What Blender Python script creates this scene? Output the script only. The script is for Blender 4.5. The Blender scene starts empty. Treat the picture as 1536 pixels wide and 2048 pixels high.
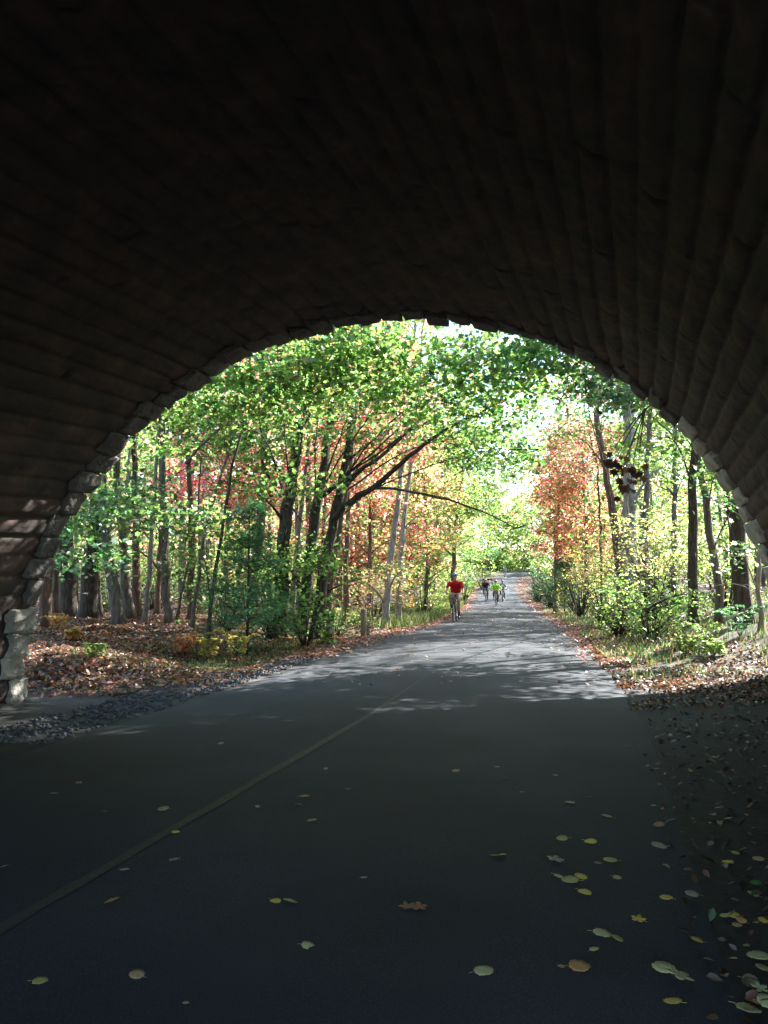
import bpy, math, random
import numpy as np
from mathutils import Vector
R = math.radians
rng = np.random.default_rng(7)
random.seed(7)
S = bpy.context.scene
# ---------------------------------------------------------------- camera, sky, sun, exposure
EYE = 1.6
PITCH, YAW, FPX = R(4.904), R(15.69), 1550.0
cam_d = bpy.data.cameras.new('camera'); cam = bpy.data.objects.new('camera', cam_d)
S.collection.objects.link(cam); S.camera = cam
cam.location = (0, 0, EYE); cam.rotation_euler = (R(90) + PITCH, 0, YAW)
cam_d.sensor_fit = 'VERTICAL'; cam_d.sensor_height = 36.0; cam_d.lens = FPX / 2048 * 36.0
cam_d.clip_start = 0.05; cam_d.clip_end = 2000
SUN_AZ, SUN_EL = R(38), R(39)
W = bpy.data.worlds.new("World"); S.world = W; W.use_nodes = True
wn = W.node_tree; bg = wn.nodes['Background']
sky = wn.nodes.new('ShaderNodeTexSky'); sky.sky_type = 'NISHITA'; sky.sun_disc = False
sky.sun_elevation = SUN_EL; sky.sun_rotation = SUN_AZ; sky.air_density = 1.0; sky.dust_density = 0.6; sky.ozone_density = 2.0
wn.links.new(sky.outputs[0], bg.inputs[0]); bg.inputs[1].default_value = 0.11
sd = bpy.data.lights.new('sun', 'SUN'); sd.energy = 5.0; sd.angle = R(0.53); sd.color = (1.0, 0.975, 0.95)
so = bpy.data.objects.new('sun', sd); S.collection.objects.link(so)
sdir = Vector((math.sin(SUN_AZ) * math.cos(SUN_EL), math.cos(SUN_AZ) * math.cos(SUN_EL), math.sin(SUN_EL)))
so.rotation_euler = sdir.to_track_quat('Z', 'Y').to_euler(); so.location = (30, 40, 40)
S.view_settings.view_transform = 'Standard'; S.view_settings.look = 'None'
S.view_settings.exposure = 2.65; S.view_settings.gamma = 1.0
S.cycles.max_bounces = 10; S.cycles.diffuse_bounces = 5; S.cycles.transmission_bounces = 6
S.cycles.sample_clamp_indirect = 6.0
# ---------------------------------------------------------------- helpers
COL = S.collection
fw = np.array([-math.sin(YAW) * math.cos(PITCH), math.cos(YAW) * math.cos(PITCH), math.sin(PITCH)])
rt = np.array([math.cos(YAW), math.sin(YAW), 0.0]); up = np.cross(rt, fw)
def P(px, py, d):
    """point at depth d that the photograph shows at pixel px, py (used once, to read positions off the photo)"""
    return np.array([0, 0, EYE]) + d * (fw + rt * (px - 768) / FPX + up * (1024 - py) / FPX)
def smooth_table(ys, vs, k=4.0):
    t = np.arange(-80, 420, 0.5); v = np.interp(t, ys, vs); n = int(k / 0.5) * 2 + 1
    vp = np.pad(v, n // 2, mode='edge'); return t, np.convolve(vp, np.ones(n) / n, 'valid')
T_C = smooth_table([-10, 9.5, 13.5, 19, 28, 50, 61, 86, 123, 140, 170, 400], [-2.4, -2.38, -2.6, -3.15, -3.6, -6.2, -7.9, -11.2, -14.4, -14.6, -6, 90])
T_W = smooth_table([-10, 13, 19, 28, 60, 123, 400], [2.9, 2.85, 2.7, 2.3, 2.3, 2.3, 2.3], 2)
T_Z = smooth_table([-10, 24, 40, 54, 63, 86, 105, 123, 140, 160, 400], [0, 0, -.2, -.33, -.3, .5, 1.05, 1.7, 2.7, 3.4, 6], 5)
def cx(y): return np.interp(y, *T_C)
def hw(y): return np.interp(y, *T_W)
def rz(y): return np.interp(y, *T_Z)
def _h(ix, iy, iz, seed):
    n = (ix * 374761393 + iy * 668265263 + iz * 2147483647 + seed * 974711) & 0x7fffffff
    n = ((n ^ (n >> 13)) * 1274126177) & 0x7fffffff
    n = ((n ^ (n >> 16)) * 2246822519) & 0x7fffffff
    return (n & 0xffff) / 65535.0
def vnoise(x, y, z=0.0, seed=0):
    x, y, z = np.broadcast_arrays(np.asarray(x, float), np.asarray(y, float), np.asarray(z, float))
    ix, iy, iz = np.floor(x).astype(np.int64), np.floor(y).astype(np.int64), np.floor(z).astype(np.int64)
    fx, fy, fz = x - ix, y - iy, z - iz
    fx, fy, fz = [t * t * (3 - 2 * t) for t in (fx, fy, fz)]
    o = 0
    for a in (0, 1):
        for b in (0, 1):
            for c in (0, 1):
                o = o + (fx if a else 1 - fx) * (fy if b else 1 - fy) * (fz if c else 1 - fz) * _h(ix + a, iy + b, iz + c, seed)
    return o * 2 - 1
# portal plane of the skewed bridge
def yface(x): return 8.75 + 0.5 * (x + 7.39)
def H(x, y):
    x = np.asarray(x, float); y = np.asarray(y, float)
    c, w, z = cx(y), hw(y), rz(y)
    s = x - c
    out = np.clip((y - yface(x) + 0.4) / 2.5, 0, 1)            # banks only outside the tunnel
    out = np.where(x < -7.4, np.clip((y - 8.9) / 1.5, 0, 1), out); out = np.where(x > 3.0, 1.0 * (y > 0), out)
    dl = np.clip(-s - w, 0, None); dr = np.clip(s - w, 0, None)
    nz = 0.06 * vnoise(x * .9, y * .9, 0, 3) + 0.025 * vnoise(x * 3, y * 3, 0, 4)
    left = -0.05 * np.clip(dl / .8, 0, 1) + 0.5 * np.clip((dl - 1.6) / 4.0, 0, 1) ** 1.2 + 0.012 * np.clip(dl - 6, 0, 40)
    mound = 0.28 * np.exp(-((x + 8.2) / 1.5) ** 2 - ((y - 11.0) / 1.3) ** 2)
    fr = 1.0 - 0.45 * np.clip((y - 28) / 25, 0, 1)
    right = fr * (1.35 * np.clip((dr - .5) / 5.6, 0, 1) ** 1.15) + 0.03 * np.clip(dr - 6, 0, 40)
    nearedge = np.clip(np.maximum(dl, dr) / .8, 0, 1)
    return z - 0.015 + out * (left + mound + right + nz * nearedge * (0.4 + np.clip(np.maximum(dl, dr) / 3, 0, 1)))
def Hs(x, y): return float(H(x, y))
def G(px, py):
    """where the photo's pixel meets the ground"""
    for d in np.arange(1.5, 160, 0.05):
        p = P(px, py, d)
        if p[2] <= Hs(p[0], p[1]): return np.array([p[0], p[1], Hs(p[0], p[1])]), d
    return p, d
def newmesh(name, V, F, mat=None, parent=None, smooth=False, cols=None, mats=None, midx=None, link=True):
    """V (n,3); F list of polygons or an (m,k) array"""
    me = bpy.data.meshes.new(name)
    V = np.asarray(V, np.float32)
    if isinstance(F, np.ndarray):
        k = F.shape[1]; flat = F.ravel(); ls = np.arange(0, len(flat), k)
    else:
        flat = np.array([i for f in F for i in f]); ln = np.array([len(f) for f in F]); ls = np.concatenate([[0], np.cumsum(ln)[:-1]])
    me.vertices.add(len(V)); me.vertices.foreach_set('co', V.ravel())
    me.loops.add(len(flat)); me.loops.foreach_set('vertex_index', flat.astype(np.int32))
    me.polygons.add(len(ls)); me.polygons.foreach_set('loop_start', ls.astype(np.int32))
    if smooth: me.polygons.foreach_set('use_smooth', np.ones(len(ls), bool))
    if cols is not None:
        a = me.color_attributes.new('col', 'FLOAT_COLOR', 'POINT')
        c4 = np.ones((len(V), 4), np.float32); c4[:, :3] = cols; a.data.foreach_set('color', c4.ravel())
    for m in (mats or ([mat] if mat else [])): me.materials.append(m)
    if midx is not None: me.polygons.foreach_set('material_index', np.asarray(midx, np.int32))
    me.update(calc_edges=True); me.validate()
    o = bpy.data.objects.new(name, me)
    if link: COL.objects.link(o)
    if parent: o.parent = parent
    return o
def tag(o, label=None, cat=None, group=None, kind=None):
    if label: o['label'] = label
    if cat: o['category'] = cat
    if group: o['group'] = group
    if kind: o['kind'] = kind
    return o
def empty(name, loc, rotz=0, label=None, cat=None, group=None):
    o = bpy.data.objects.new(name, None); COL.objects.link(o); o.location = loc; o.rotation_euler = (0, 0, rotz)
    o.empty_display_size = .1
    return tag(o, label, cat, group)
class MB:
    def __init__(s): s.V = []; s.F = []; s.n = 0
    def add(s, V, F):
        V = np.asarray(V, float); s.V.append(V); s.F += [tuple(int(i) + s.n for i in f) for f in F]; s.n += len(V); return s
    def tube(s, pts, rad, sides=8, caps=True, wob=0.0):
        pts = np.asarray(pts, float); n = len(pts)
        rad = np.full(n, rad) if np.isscalar(rad) else np.asarray(rad, float)
        t = np.gradient(pts, axis=0); t /= np.linalg.norm(t, axis=1)[:, None] + 1e-9
        ref = np.array([0, 0, 1.0]) if abs(t[0][2]) < .9 else np.array([1.0, 0, 0])
        V = []; u = np.cross(t[0], ref); u /= np.linalg.norm(u)
        a = np.arange(sides) * 2 * np.pi / sides
        for i in range(n):
            u = u - t[i] * np.dot(u, t[i]); u /= np.linalg.norm(u) + 1e-9; v = np.cross(t[i], u)
            rr = rad[i] * (1 + wob * vnoise(np.cos(a) * 1.7 + i * .35, np.sin(a) * 1.7, pts[0][0] * 3.1, 9))[:, None]
            V.append(pts[i] + rr * (np.cos(a)[:, None] * u + np.sin(a)[:, None] * v))
        V = np.concatenate(V); F = []
        for i in range(n - 1):
            for j in range(sides):
                k = (j + 1) % sides; F.append((i * sides + j, i * sides + k, (i + 1) * sides + k, (i + 1) * sides + j))
        if caps: F.append(tuple(range(sides))[::-1]); F.append(tuple((n - 1) * sides + j for j in range(sides)))
        return s.add(V, F)
    def limb(s, pts, rad, sides=10):
        """tapered tube with round ends"""
        pts = [np.asarray(p, float) for p in pts]; rad = list(rad); P2, R2 = [], []
        d0 = pts[0] - pts[1]; d0 /= np.linalg.norm(d0); d1 = pts[-1] - pts[-2]; d1 /= np.linalg.norm(d1)
        for a in (80, 55, 28): P2.append(pts[0] + d0 * rad[0] * math.sin(R(a))); R2.append(rad[0] * math.cos(R(a)))
        P2 += pts; R2 += rad
        for a in (28, 55, 80): P2.append(pts[-1] + d1 * rad[-1] * math.sin(R(a))); R2.append(rad[-1] * math.cos(R(a)))
        return s.tube(P2, R2, sides)
    def ell(s, c, r, n=10, m=14, rot=None, zmin=-1):
        V = []; F = []
        for i in range(n + 1):
            th = math.pi * i / n
            for j in range(m):
                ph = 2 * math.pi * j / m
                V.append((math.sin(th) * math.cos(ph) * r[0], math.sin(th) * math.sin(ph) * r[1], max(math.cos(th), zmin) * r[2]))
        V = np.array(V)
        if rot is not None: V = V @ np.array(rot).T
        for i in range(n):
            for j in range(m):
                k = (j + 1) % m; F.append((i * m + j, (i + 1) * m + j, (i + 1) * m + k, i * m + k))
        return s.add(V + np.array(c), F)
    def box(s, c, d, bev=0.0):
        c = np.array(c, float); d = np.array(d, float) / 2; b = min(bev, min(d) * .9)
        if b <= 0:
            V = [c + d * np.array([x, y, z]) for x in (-1, 1) for y in (-1, 1) for z in (-1, 1)]
            return s.add(V, [(0, 1, 3, 2), (4, 6, 7, 5), (0, 4, 5, 1), (2, 3, 7, 6), (0, 2, 6, 4), (1, 5, 7, 3)])
        V = []; F = []
        for (z, ins) in ((-d[2], b), (-d[2] + b, 0), (d[2] - b, 0), (d[2], b)):
            x, y = d[0] - ins, d[1] - ins; e = b if ins == 0 else b * .5
            for (sx, sy, q) in ((1, -1, 0), (1, 1, 1), (-1, 1, 0), (-1, -1, 1)):
                if q == 0 and sx == 1: V += [(x - e, -y, z), (x, -y + e, z)]
                elif q == 1 and sx == 1: V += [(x, y - e, z), (x - e, y, z)]
                elif q == 0: V += [(-x + e, y, z), (-x, y - e, z)]
                else: V += [(-x, -y + e, z), (-x + e, -y, z)]
        for i in range(3):
            for j in range(8):
                k = (j + 1) % 8; F.append((i * 8 + j, i * 8 + k, i * 8 + 8 + k, i * 8 + 8 + j))
        F.append(tuple(range(8))[::-1]); F.append(tuple(range(24, 32)))
        return s.add(np.array(V) + c, F)
    def build(s, name, mat, parent=None, smooth=True):
        return newmesh(name, np.concatenate(s.V), s.F, mat, parent, smooth)
# ---------------------------------------------------------------- materials
def mat(name): m = bpy.data.materials.new(name); m.use_nodes = True; return m, m.node_tree.nodes, m.node_tree.links, m.node_tree.nodes['Principled BSDF']
def ramp(N, stops):
    r = N.new('ShaderNodeValToRGB'); e = r.color_ramp.elements
    while len(e) > 1: e.remove(e[0])
    e[0].position = stops[0][0]; e[0].color = (*stops[0][1], 1)
    for p, c in stops[1:]: q = e.new(p); q.color = (*c, 1)
    return r
def noisy(name, stops, scale=4, rough=.8, bump=.3, bscale=30, stretch=None, detail=6, spec=.3, bdist=.02):
    m, N, L, b = mat(name)
    tc = N.new('ShaderNodeTexCoord'); src = tc.outputs['Object']
    if stretch:
        mp = N.new('ShaderNodeMapping'); mp.inputs['Scale'].default_value = stretch; L.new(src, mp.inputs[0]); src = mp.outputs[0]
    n = N.new('ShaderNodeTexNoise'); n.inputs['Scale'].default_value = scale; n.inputs['Detail'].default_value = detail; n.inputs['Roughness'].default_value = .65
    L.new(src, n.inputs[0]); r = ramp(N, stops); L.new(n.outputs[0], r.inputs[0]); L.new(r.outputs[0], b.inputs['Base Color'])
    n2 = N.new('ShaderNodeTexNoise'); n2.inputs['Scale'].default_value = bscale; n2.inputs['Detail'].default_value = 5; L.new(src, n2.inputs[0])
    bp = N.new('ShaderNodeBump'); bp.inputs['Strength'].default_value = bump; bp.inputs['Distance'].default_value = bdist
    L.new(n2.outputs[0], bp.inputs['Height']); L.new(bp.outputs[0], b.inputs['Normal'])
    b.inputs['Roughness'].default_value = rough; b.inputs['Specular IOR Level'].default_value = spec
    return m
def plain(name, c, rough=.5, metal=0.0, spec=.5):
    m, N, L, b = mat(name)
    tc = N.new('ShaderNodeTexCoord'); n = N.new('ShaderNodeTexNoise'); n.inputs['Scale'].default_value = 25; L.new(tc.outputs['Object'], n.inputs[0])
    r = ramp(N, [(0.3, tuple(x * .8 for x in c)), (.7, tuple(min(1, x * 1.12) for x in c))]); L.new(n.outputs[0], r.inputs[0]); L.new(r.outputs[0], b.inputs['Base Color'])
    b.inputs['Roughness'].default_value = rough; b.inputs['Metallic'].default_value = metal; b.inputs['Specular IOR Level'].default_value = spec
    return m
def leafmat(name, trans=.5, tint=(1.7, 1.9, 1.0), rough=.38, spec=.5):
    m, N, L, b = mat(name)
    a = N.new('ShaderNodeAttribute'); a.attribute_name = 'col'
    L.new(a.outputs['Color'], b.inputs['Base Color']); b.inputs['Roughness'].default_value = rough; b.inputs['Specular IOR Level'].default_value = spec
    mx = N.new('ShaderNodeMix'); mx.data_type = 'RGBA'; mx.blend_type = 'MULTIPLY'; mx.inputs['Factor'].default_value = 1
    mx.inputs['B'].default_value = (*tint, 1); L.new(a.outputs['Color'], mx.inputs['A'])
    t = N.new('ShaderNodeBsdfTranslucent'); L.new(mx.outputs['Result'], t.inputs['Color'])
    ms = N.new('ShaderNodeMixShader'); ms.inputs[0].default_value = trans
    L.new(b.outputs[0], ms.inputs[1]); L.new(t.outputs[0], ms.inputs[2]); L.new(ms.outputs[0], N['Material Output'].inputs[0])
    return m
M = {}
M['leaf'] = leafmat('leaf', .63, (2.2, 2.3, 1.75), .38, .45)
M['needle'] = leafmat('needle', .3, (1.3, 1.5, 1.1), .5)
M['litter'] = leafmat('litter', .2, (1.3, 1.2, .8), .42, .5)
M['grass'] = leafmat('grass', .4, (1.5, 1.6, .9), .5)
M['bark_dark'] = noisy('bark_dark', [(.35, (.03, .024, .018)), (.55, (.085, .068, .052)), (.7, (.13, .11, .085))], 3, .9, .9, 9, (6, 6, 1.2), bdist=.03)
M['bark_grey'] = noisy('bark_grey', [(.35, (.07, .06, .05)), (.55, (.17, .145, .12)), (.7, (.26, .23, .19))], 3, .9, .8, 9, (6, 6, 1.2), bdist=.03)
M['bark_brown'] = noisy('bark_brown', [(.35, (.07, .04, .028)), (.55, (.17, .105, .075)), (.7, (.25, .17, .13))], 3, .9, .9, 9, (7, 7, 1.0), bdist=.03)
M['bark_pale'] = noisy('bark_pale', [(.35, (.17, .15, .125)), (.55, (.31, .28, .24)), (.72, (.44, .41, .36))], 2.5, .85, .6, 8, (4, 4, 1.5), bdist=.02)
M['twig'] = noisy('twig', [(.4, (.035, .027, .02)), (.65, (.08, .062, .048))], 6, .9, .5, 20)
def stone_mat(name, stops, mort):
    m = noisy(name, stops, 3.5, .88, .8, 14, bdist=.03); return m
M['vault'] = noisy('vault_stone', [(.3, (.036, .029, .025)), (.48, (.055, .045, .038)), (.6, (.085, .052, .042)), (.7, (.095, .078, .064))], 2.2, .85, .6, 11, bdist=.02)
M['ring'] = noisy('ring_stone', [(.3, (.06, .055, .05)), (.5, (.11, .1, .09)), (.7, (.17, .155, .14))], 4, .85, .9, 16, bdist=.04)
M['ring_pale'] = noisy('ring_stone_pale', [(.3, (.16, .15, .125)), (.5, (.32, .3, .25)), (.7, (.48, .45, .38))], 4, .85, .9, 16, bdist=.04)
# ---------------------------------------------------------------- ground, road
def axis(lo, hi, step_fn):
    v = [lo]
    while v[-1] < hi: v.append(v[-1] + step_fn(v[-1]))
    return np.array(v)
gx = axis(-260, 260, lambda x: .22 if -14 < x < 9 else .8 if -40 < x < 30 else 8)
gy = axis(-60, 420, lambda y: .22 if 5 < y < 26 else .6 if 0 < y < 60 else 2.0 if -20 < y < 150 else 10)
XX, YY = np.meshgrid(gx, gy); ZZ = H(XX, YY)
far = np.clip((np.hypot(XX, YY) - 150) / 120, 0, 1); ZZ = ZZ * (1 - far) + far * 3.0
ny, nx = XX.shape; idx = np.arange(ny * nx).reshape(ny, nx)
F = np.stack([idx[:-1, :-1], idx[:-1, 1:], idx[1:, 1:], idx[1:, :-1]], -1).reshape(-1, 4)
s_ = XX - cx(YY); dl = -s_ - hw(YY); dr = s_ - hw(YY)
c_lit = np.array([.075, .045, .03]); c_grav = np.array([.055, .053, .052]); c_dirt = np.array([.05, .042, .035]); c_grass = np.array([.06, .075, .03])
nzc = vnoise(XX * .7, YY * .7, 0, 11)[..., None]
gc = np.where((nzc > .1), c_lit, c_lit * .7 + c_dirt * .3)
wg = np.clip(1 - np.abs(dl - .4) / .9, 0, 1)[..., None] * (YY < 24)[..., None]
gc = gc * (1 - wg) + c_grav * wg
wr = np.clip((dr + .3) / .5, 0, 1)[..., None] * np.clip(1 - (dr - 3) / 3, 0, 1)[..., None] * (YY > 11)[..., None] * .6 * np.clip(.5 + nzc, 0, 1)
gc = gc * (1 - wr) + c_grass * wr
wv = (np.clip(1 - np.abs(dl - 2.0) / 2.5, 0, 1) * np.clip((YY - 24) / 8, 0, 1))[..., None]
gc = gc * (1 - wv) + np.array([.1, .13, .04]) * wv
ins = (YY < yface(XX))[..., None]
gc = np.where(ins, np.where((dl > 0)[..., None], c_grav * .6, c_dirt * .45), gc)  # floor under the vault darkened: tunnel shade put into the ground colour
m, N, L, b = mat('forest_floor')
a = N.new('ShaderNodeAttribute'); a.attribute_name = 'col'; tc = N.new('ShaderNodeTexCoord')
n1 = N.new('ShaderNodeTexNoise'); n1.inputs['Scale'].default_value = 14; n1.inputs['Detail'].default_value = 8; n1.inputs['Roughness'].default_value = .7; L.new(tc.outputs['Object'], n1.inputs[0])
r1 = ramp(N, [(.3, (.45, .45, .45)), (.5, (.95, .95, .95)), (.7, (1.9, 1.8, 1.7))]); L.new(n1.outputs[0], r1.inputs[0])
mx = N.new('ShaderNodeMix'); mx.data_type = 'RGBA'; mx.blend_type = 'MULTIPLY'; mx.inputs['Factor'].default_value = 1
L.new(a.outputs['Color'], mx.inputs['A']); L.new(r1.outputs[0], mx.inputs['B']); L.new(mx.outputs['Result'], b.inputs['Base Color'])
v1 = N.new('ShaderNodeTexVoronoi'); v1.inputs['Scale'].default_value = 22; L.new(tc.outputs['Object'], v1.inputs[0])
bp = N.new('ShaderNodeBump'); bp.inputs['Strength'].default_value = .5; bp.inputs['Distance'].default_value = .02; L.new(n1.outputs[0], bp.inputs['Height']); L.new(bp.outputs[0], b.inputs['Normal'])
b.inputs['Roughness'].default_value = .85
M['floor'] = m
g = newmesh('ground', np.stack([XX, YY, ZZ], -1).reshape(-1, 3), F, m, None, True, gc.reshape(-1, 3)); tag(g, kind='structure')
# asphalt path
m, N, L, b = mat('asphalt')
tc = N.new('ShaderNodeTexCoord')
n1 = N.new('ShaderNodeTexNoise'); n1.inputs['Scale'].default_value = .6; n1.inputs['Detail'].default_value = 6; L.new(tc.outputs['Object'], n1.inputs[0])
n2 = N.new('ShaderNodeTexNoise'); n2.inputs['Scale'].default_value = 130; n2.inputs['Detail'].default_value = 3; L.new(tc.outputs['Object'], n2.inputs[0])
r1 = ramp(N, [(.3, (.028, .031, .036)), (.5, (.042, .046, .052)), (.7, (.058, .063, .071))]); L.new(n1.outputs[0], r1.inputs[0])
r2 = ramp(N, [(.3, (.5, .5, .5)), (.55, (1, 1, 1)), (.72, (1.9, 1.9, 1.9))]); L.new(n2.outputs[0], r2.inputs[0])
mx = N.new('ShaderNodeMix'); mx.data_type = 'RGBA'; mx.blend_type = 'MULTIPLY'; mx.inputs['Factor'].default_value = .7
L.new(r1.outputs[0], mx.inputs['A']); L.new(r2.outputs[0], mx.inputs['B']); L.new(mx.outputs['Result'], b.inputs['Base Color'])
bp = N.new('ShaderNodeBump'); bp.inputs['Strength'].default_value = .5; bp.inputs['Distance'].default_value = .006; L.new(n2.outputs[0], bp.inputs['Height']); L.new(bp.outputs[0], b.inputs['Normal'])
b.inputs['Roughness'].default_value = .8; b.inputs['Specular IOR Level'].default_value = .3
M['asphalt'] = m
ry = axis(-30, 144, lambda y: .25 if y < 30 else 1.0)
prof = np.linspace(-1, 1, 13); V = []
for y in ry:
    c, w, z = cx(y), hw(y), rz(y)
    for q in prof:
        e = (.05 * vnoise(y * 1.3, q * 5, 0, 21) + .02 * vnoise(y * 6, q * 5, 0, 22)) if abs(q) > .99 else 0
        V.append((c + q * w + e * .5, y, z + .012 + .03 * (1 - q * q) - (.03 if abs(q) > .99 else 0)))
ni = len(ry); idx = np.arange(ni * 13).reshape(ni, 13)
F = np.stack([idx[:-1, :-1], idx[:-1, 1:], idx[1:, 1:], idx[1:, :-1]], -1).reshape(-1, 4)
tag(newmesh('road', V, F, M['asphalt'], None, True), kind='structure')
# worn centre line
m, N, L, b = mat('worn_yellow_paint')
tc = N.new('ShaderNodeTexCoord'); n1 = N.new('ShaderNodeTexNoise'); n1.inputs['Scale'].default_value = 55; n1.inputs['Detail'].default_value = 6; n1.inputs['Roughness'].default_value = .8; L.new(tc.outputs['Object'], n1.inputs[0])
r1 = ramp(N, [(.44, (.034, .038, .042)), (.6, (.07, .065, .032)), (.76, (.12, .105, .035))]); L.new(n1.outputs[0], r1.inputs[0]); L.new(r1.outputs[0], b.inputs['Base Color']); b.inputs['Roughness'].default_value = .7
V = []
ly = axis(-30, 12.8, lambda y: .25)
lc = np.interp(ly, [-30, 3, 8.6, 12.2, 20, 60], [-2.6, -2.62, -2.6, -2.76, -3.2, -8.2])
for y, x0 in zip(ly, lc):
    for q in (-1, 1):
        x = x0 + q * max(.0, min(1, (13 - y) / 6)) * (.04 + .01 * vnoise(y * 5, q * 3, 0, 31)); qq = (x - cx(y)) / hw(y)
        V.append((x, y, rz(y) + .012 + .03 * (1 - qq * qq) + .004))
idx = np.arange(len(V)).reshape(-1, 2); F = np.stack([idx[:-1, 0], idx[:-1, 1], idx[1:, 1], idx[1:, 0]], -1)
tag(newmesh('road_centre_line', V, F, m), kind='structure')
# ---------------------------------------------------------------- stone arch bridge (skewed)
X0, A_, B_, H0 = -2.344, 5.16, 5.38, 0.2
def arch_profile(n):
    th = np.linspace(np.pi, 0, 2000); xs = X0 + A_ * np.cos(th); zs = H0 + B_ * np.sin(th)
    xs = np.concatenate([[X0 - A_], xs, [X0 + A_]]); zs = np.concatenate([[-.5], zs, [-.5]])
    s = np.concatenate([[0], np.cumsum(np.hypot(np.diff(xs), np.diff(zs)))])
    t = np.linspace(0, s[-1], n); return np.interp(t, s, xs), np.interp(t, s, zs), t, s[-1]
_px, _pz, _ps, SL = arch_profile(4000)
_tx, _tz = np.gradient(_px), np.gradient(_pz); _l = np.hypot(_tx, _tz); _nx, _nz = _tz / _l, -_tx / _l   # inward normal
def prof_at(s): return [np.interp(s, _ps, a) for a in (_px, _pz, _nx, _nz)]
LEN = 14.4; CW = .27
bridge = empty('stone_arch_bridge', (X0, yface(X0), 0), 0, 'dark rock faced stone arch bridge vaulting over the asphalt path', 'bridge')
def bmesh_obj(name, V, F, m, smooth=False):
    V = np.asarray(V, float) - np.array([X0, yface(X0), 0]); return newmesh(name, V, F, m, bridge, smooth)
ns, nw = 640, 300
sv = np.linspace(0, SL, ns); wv_ = np.linspace(0, LEN, nw) ** 1.0
SS, WW = np.meshgrid(sv, wv_)
PX, PZ, NX, NZ = prof_at(SS)
Sw = SS + .05 * WW + .03 * vnoise(WW * .5, SS * 1.2, 0, 40) + .012 * vnoise(WW * 3, SS * 2, 0, 44)
row = np.floor(Sw / CW).astype(np.int64); fr_ = Sw / CW - row
off = _h(row, row * 0 + 3, row * 0, 5) * 1.0; ln = 1.6 + 2.2 * _h(row, row * 0 + 9, row * 0, 6)
cel = np.floor(WW / ln + off).astype(np.int64); fc = WW / ln + off - cel
e1 = np.minimum(fr_, 1 - fr_) * CW; e2 = np.minimum(fc, 1 - fc) * ln
rel = np.clip(e1 / .09, 0, 1) ** .7 * np.clip(e2 / .05, 0, 1) ** .4; groove = np.maximum(1 - np.clip(e1 / .03, 0, 1), .6 * (1 - np.clip(e2 / .025, 0, 1)))
rnd = _h(row, cel, row * 0, 7); tlt = _h(row, cel, row * 0, 8) - .5; rrow = _h(row, row * 0 + 4, row * 0, 17)
disp = (.012 + .014 * rrow + .022 * rnd) * rel + .03 * tlt * (fr_ - .5) + .016 * vnoise(SS * 6, WW * 2.2, 0, 41) * rel + .008 * vnoise(SS * 18, WW * 9, 0, 42) - .022 * groove
VX = PX + NX * disp; VZ = PZ + NZ * disp; VY = yface(PX) - WW
idx = np.arange(ns * nw).reshape(nw, ns)
F = np.stack([idx[:-1, :-1], idx[1:, :-1], idx[1:, 1:], idx[:-1, 1:]], -1).reshape(-1, 4)
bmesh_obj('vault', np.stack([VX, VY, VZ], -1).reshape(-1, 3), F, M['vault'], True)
# arch ring: rough quoins that tooth along the portal edge
mb = MB(); k = 0; s0 = .15; pale = []
def blk(s0, s1, r0, r1, w0, w1, seed, amp):
    """rough block between arc lengths s0..s1, radial r0..r1 (inward positive), along the axis w0..w1 (outward positive)"""
    n = 7; V = []; F = []; g_ = np.linspace(-1, 1, n); ids = {}
    def vid(i, j, l):
        if (i, j, l) not in ids:
            u = np.array([g_[i], g_[j], g_[l]]); q = u.copy()
            ln2 = np.max(np.abs(u)); sph = u / (np.linalg.norm(u) + 1e-9); q = u * .80 + sph * .24
            nn = [vnoise(*(q * 1.6 + seed * 3.7), seed + 1), vnoise(*(q * 1.6 + seed * 5.1), seed + 2), vnoise(*(q * 1.6 - seed), seed + 3)]
            q2 = [vnoise(*(q * 4 + seed), seed + 4) * .35]
            q = q + np.array(nn) * amp + q / (np.linalg.norm(q) + 1e-9) * q2[0] * amp
            s = (s0 + s1) / 2 + q[0] * (s1 - s0) / 2; r = (r0 + r1) / 2 + q[1] * (r1 - r0) / 2; w = (w0 + w1) / 2 + q[2] * (w1 - w0) / 2
            a, b_, c_, d_ = prof_at(s); x = a + c_ * r; ids[(i, j, l)] = len(V); V.append((x, yface(a) + w, b_ + d_ * r))
        return ids[(i, j, l)]
    m1 = n - 1
    for p in range(m1):
        for q in range(m1):
            F += [(vid(p, q, 0), vid(p, q + 1, 0), vid(p + 1, q + 1, 0), vid(p + 1, q, 0)), (vid(p, q, m1), vid(p + 1, q, m1), vid(p + 1, q + 1, m1), vid(p, q + 1, m1)),
                  (vid(p, 0, q), vid(p + 1, 0, q), vid(p + 1, 0, q + 1), vid(p, 0, q + 1)), (vid(p, m1, q), vid(p, m1, q + 1), vid(p + 1, m1, q + 1), vid(p + 1, m1, q)),
                  (vid(0, p, q), vid(0, p, q + 1), vid(0, p + 1, q + 1), vid(0, p + 1, q)), (vid(m1, p, q), vid(m1, p + 1, q), vid(m1, p + 1, q + 1), vid(m1, p, q + 1))]
    return np.array(V), F
while s0 < SL - .2:
    ww = .27 + .12 * random.random(); low = min(s0, SL - s0) < 1.5
    w_in = ((.14 if k % 2 else .24) if s0 < SL * .6 else (.34 if k % 2 else .62)) + .12 * random.random()
    V, F = blk(s0 + .006, s0 + ww - .006, -.45, .045 + .05 * random.random() + (.05 if low else 0), -w_in, .06 + .2 * random.random(), k, .2 if low else .12)
    mb.add(V - np.array([X0, yface(X0), 0]), F); pale += [1 if (s0 < 1.5 or SL * .72 < s0 < SL * .97) else 0] * len(F); s0 += ww; k += 1
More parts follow.
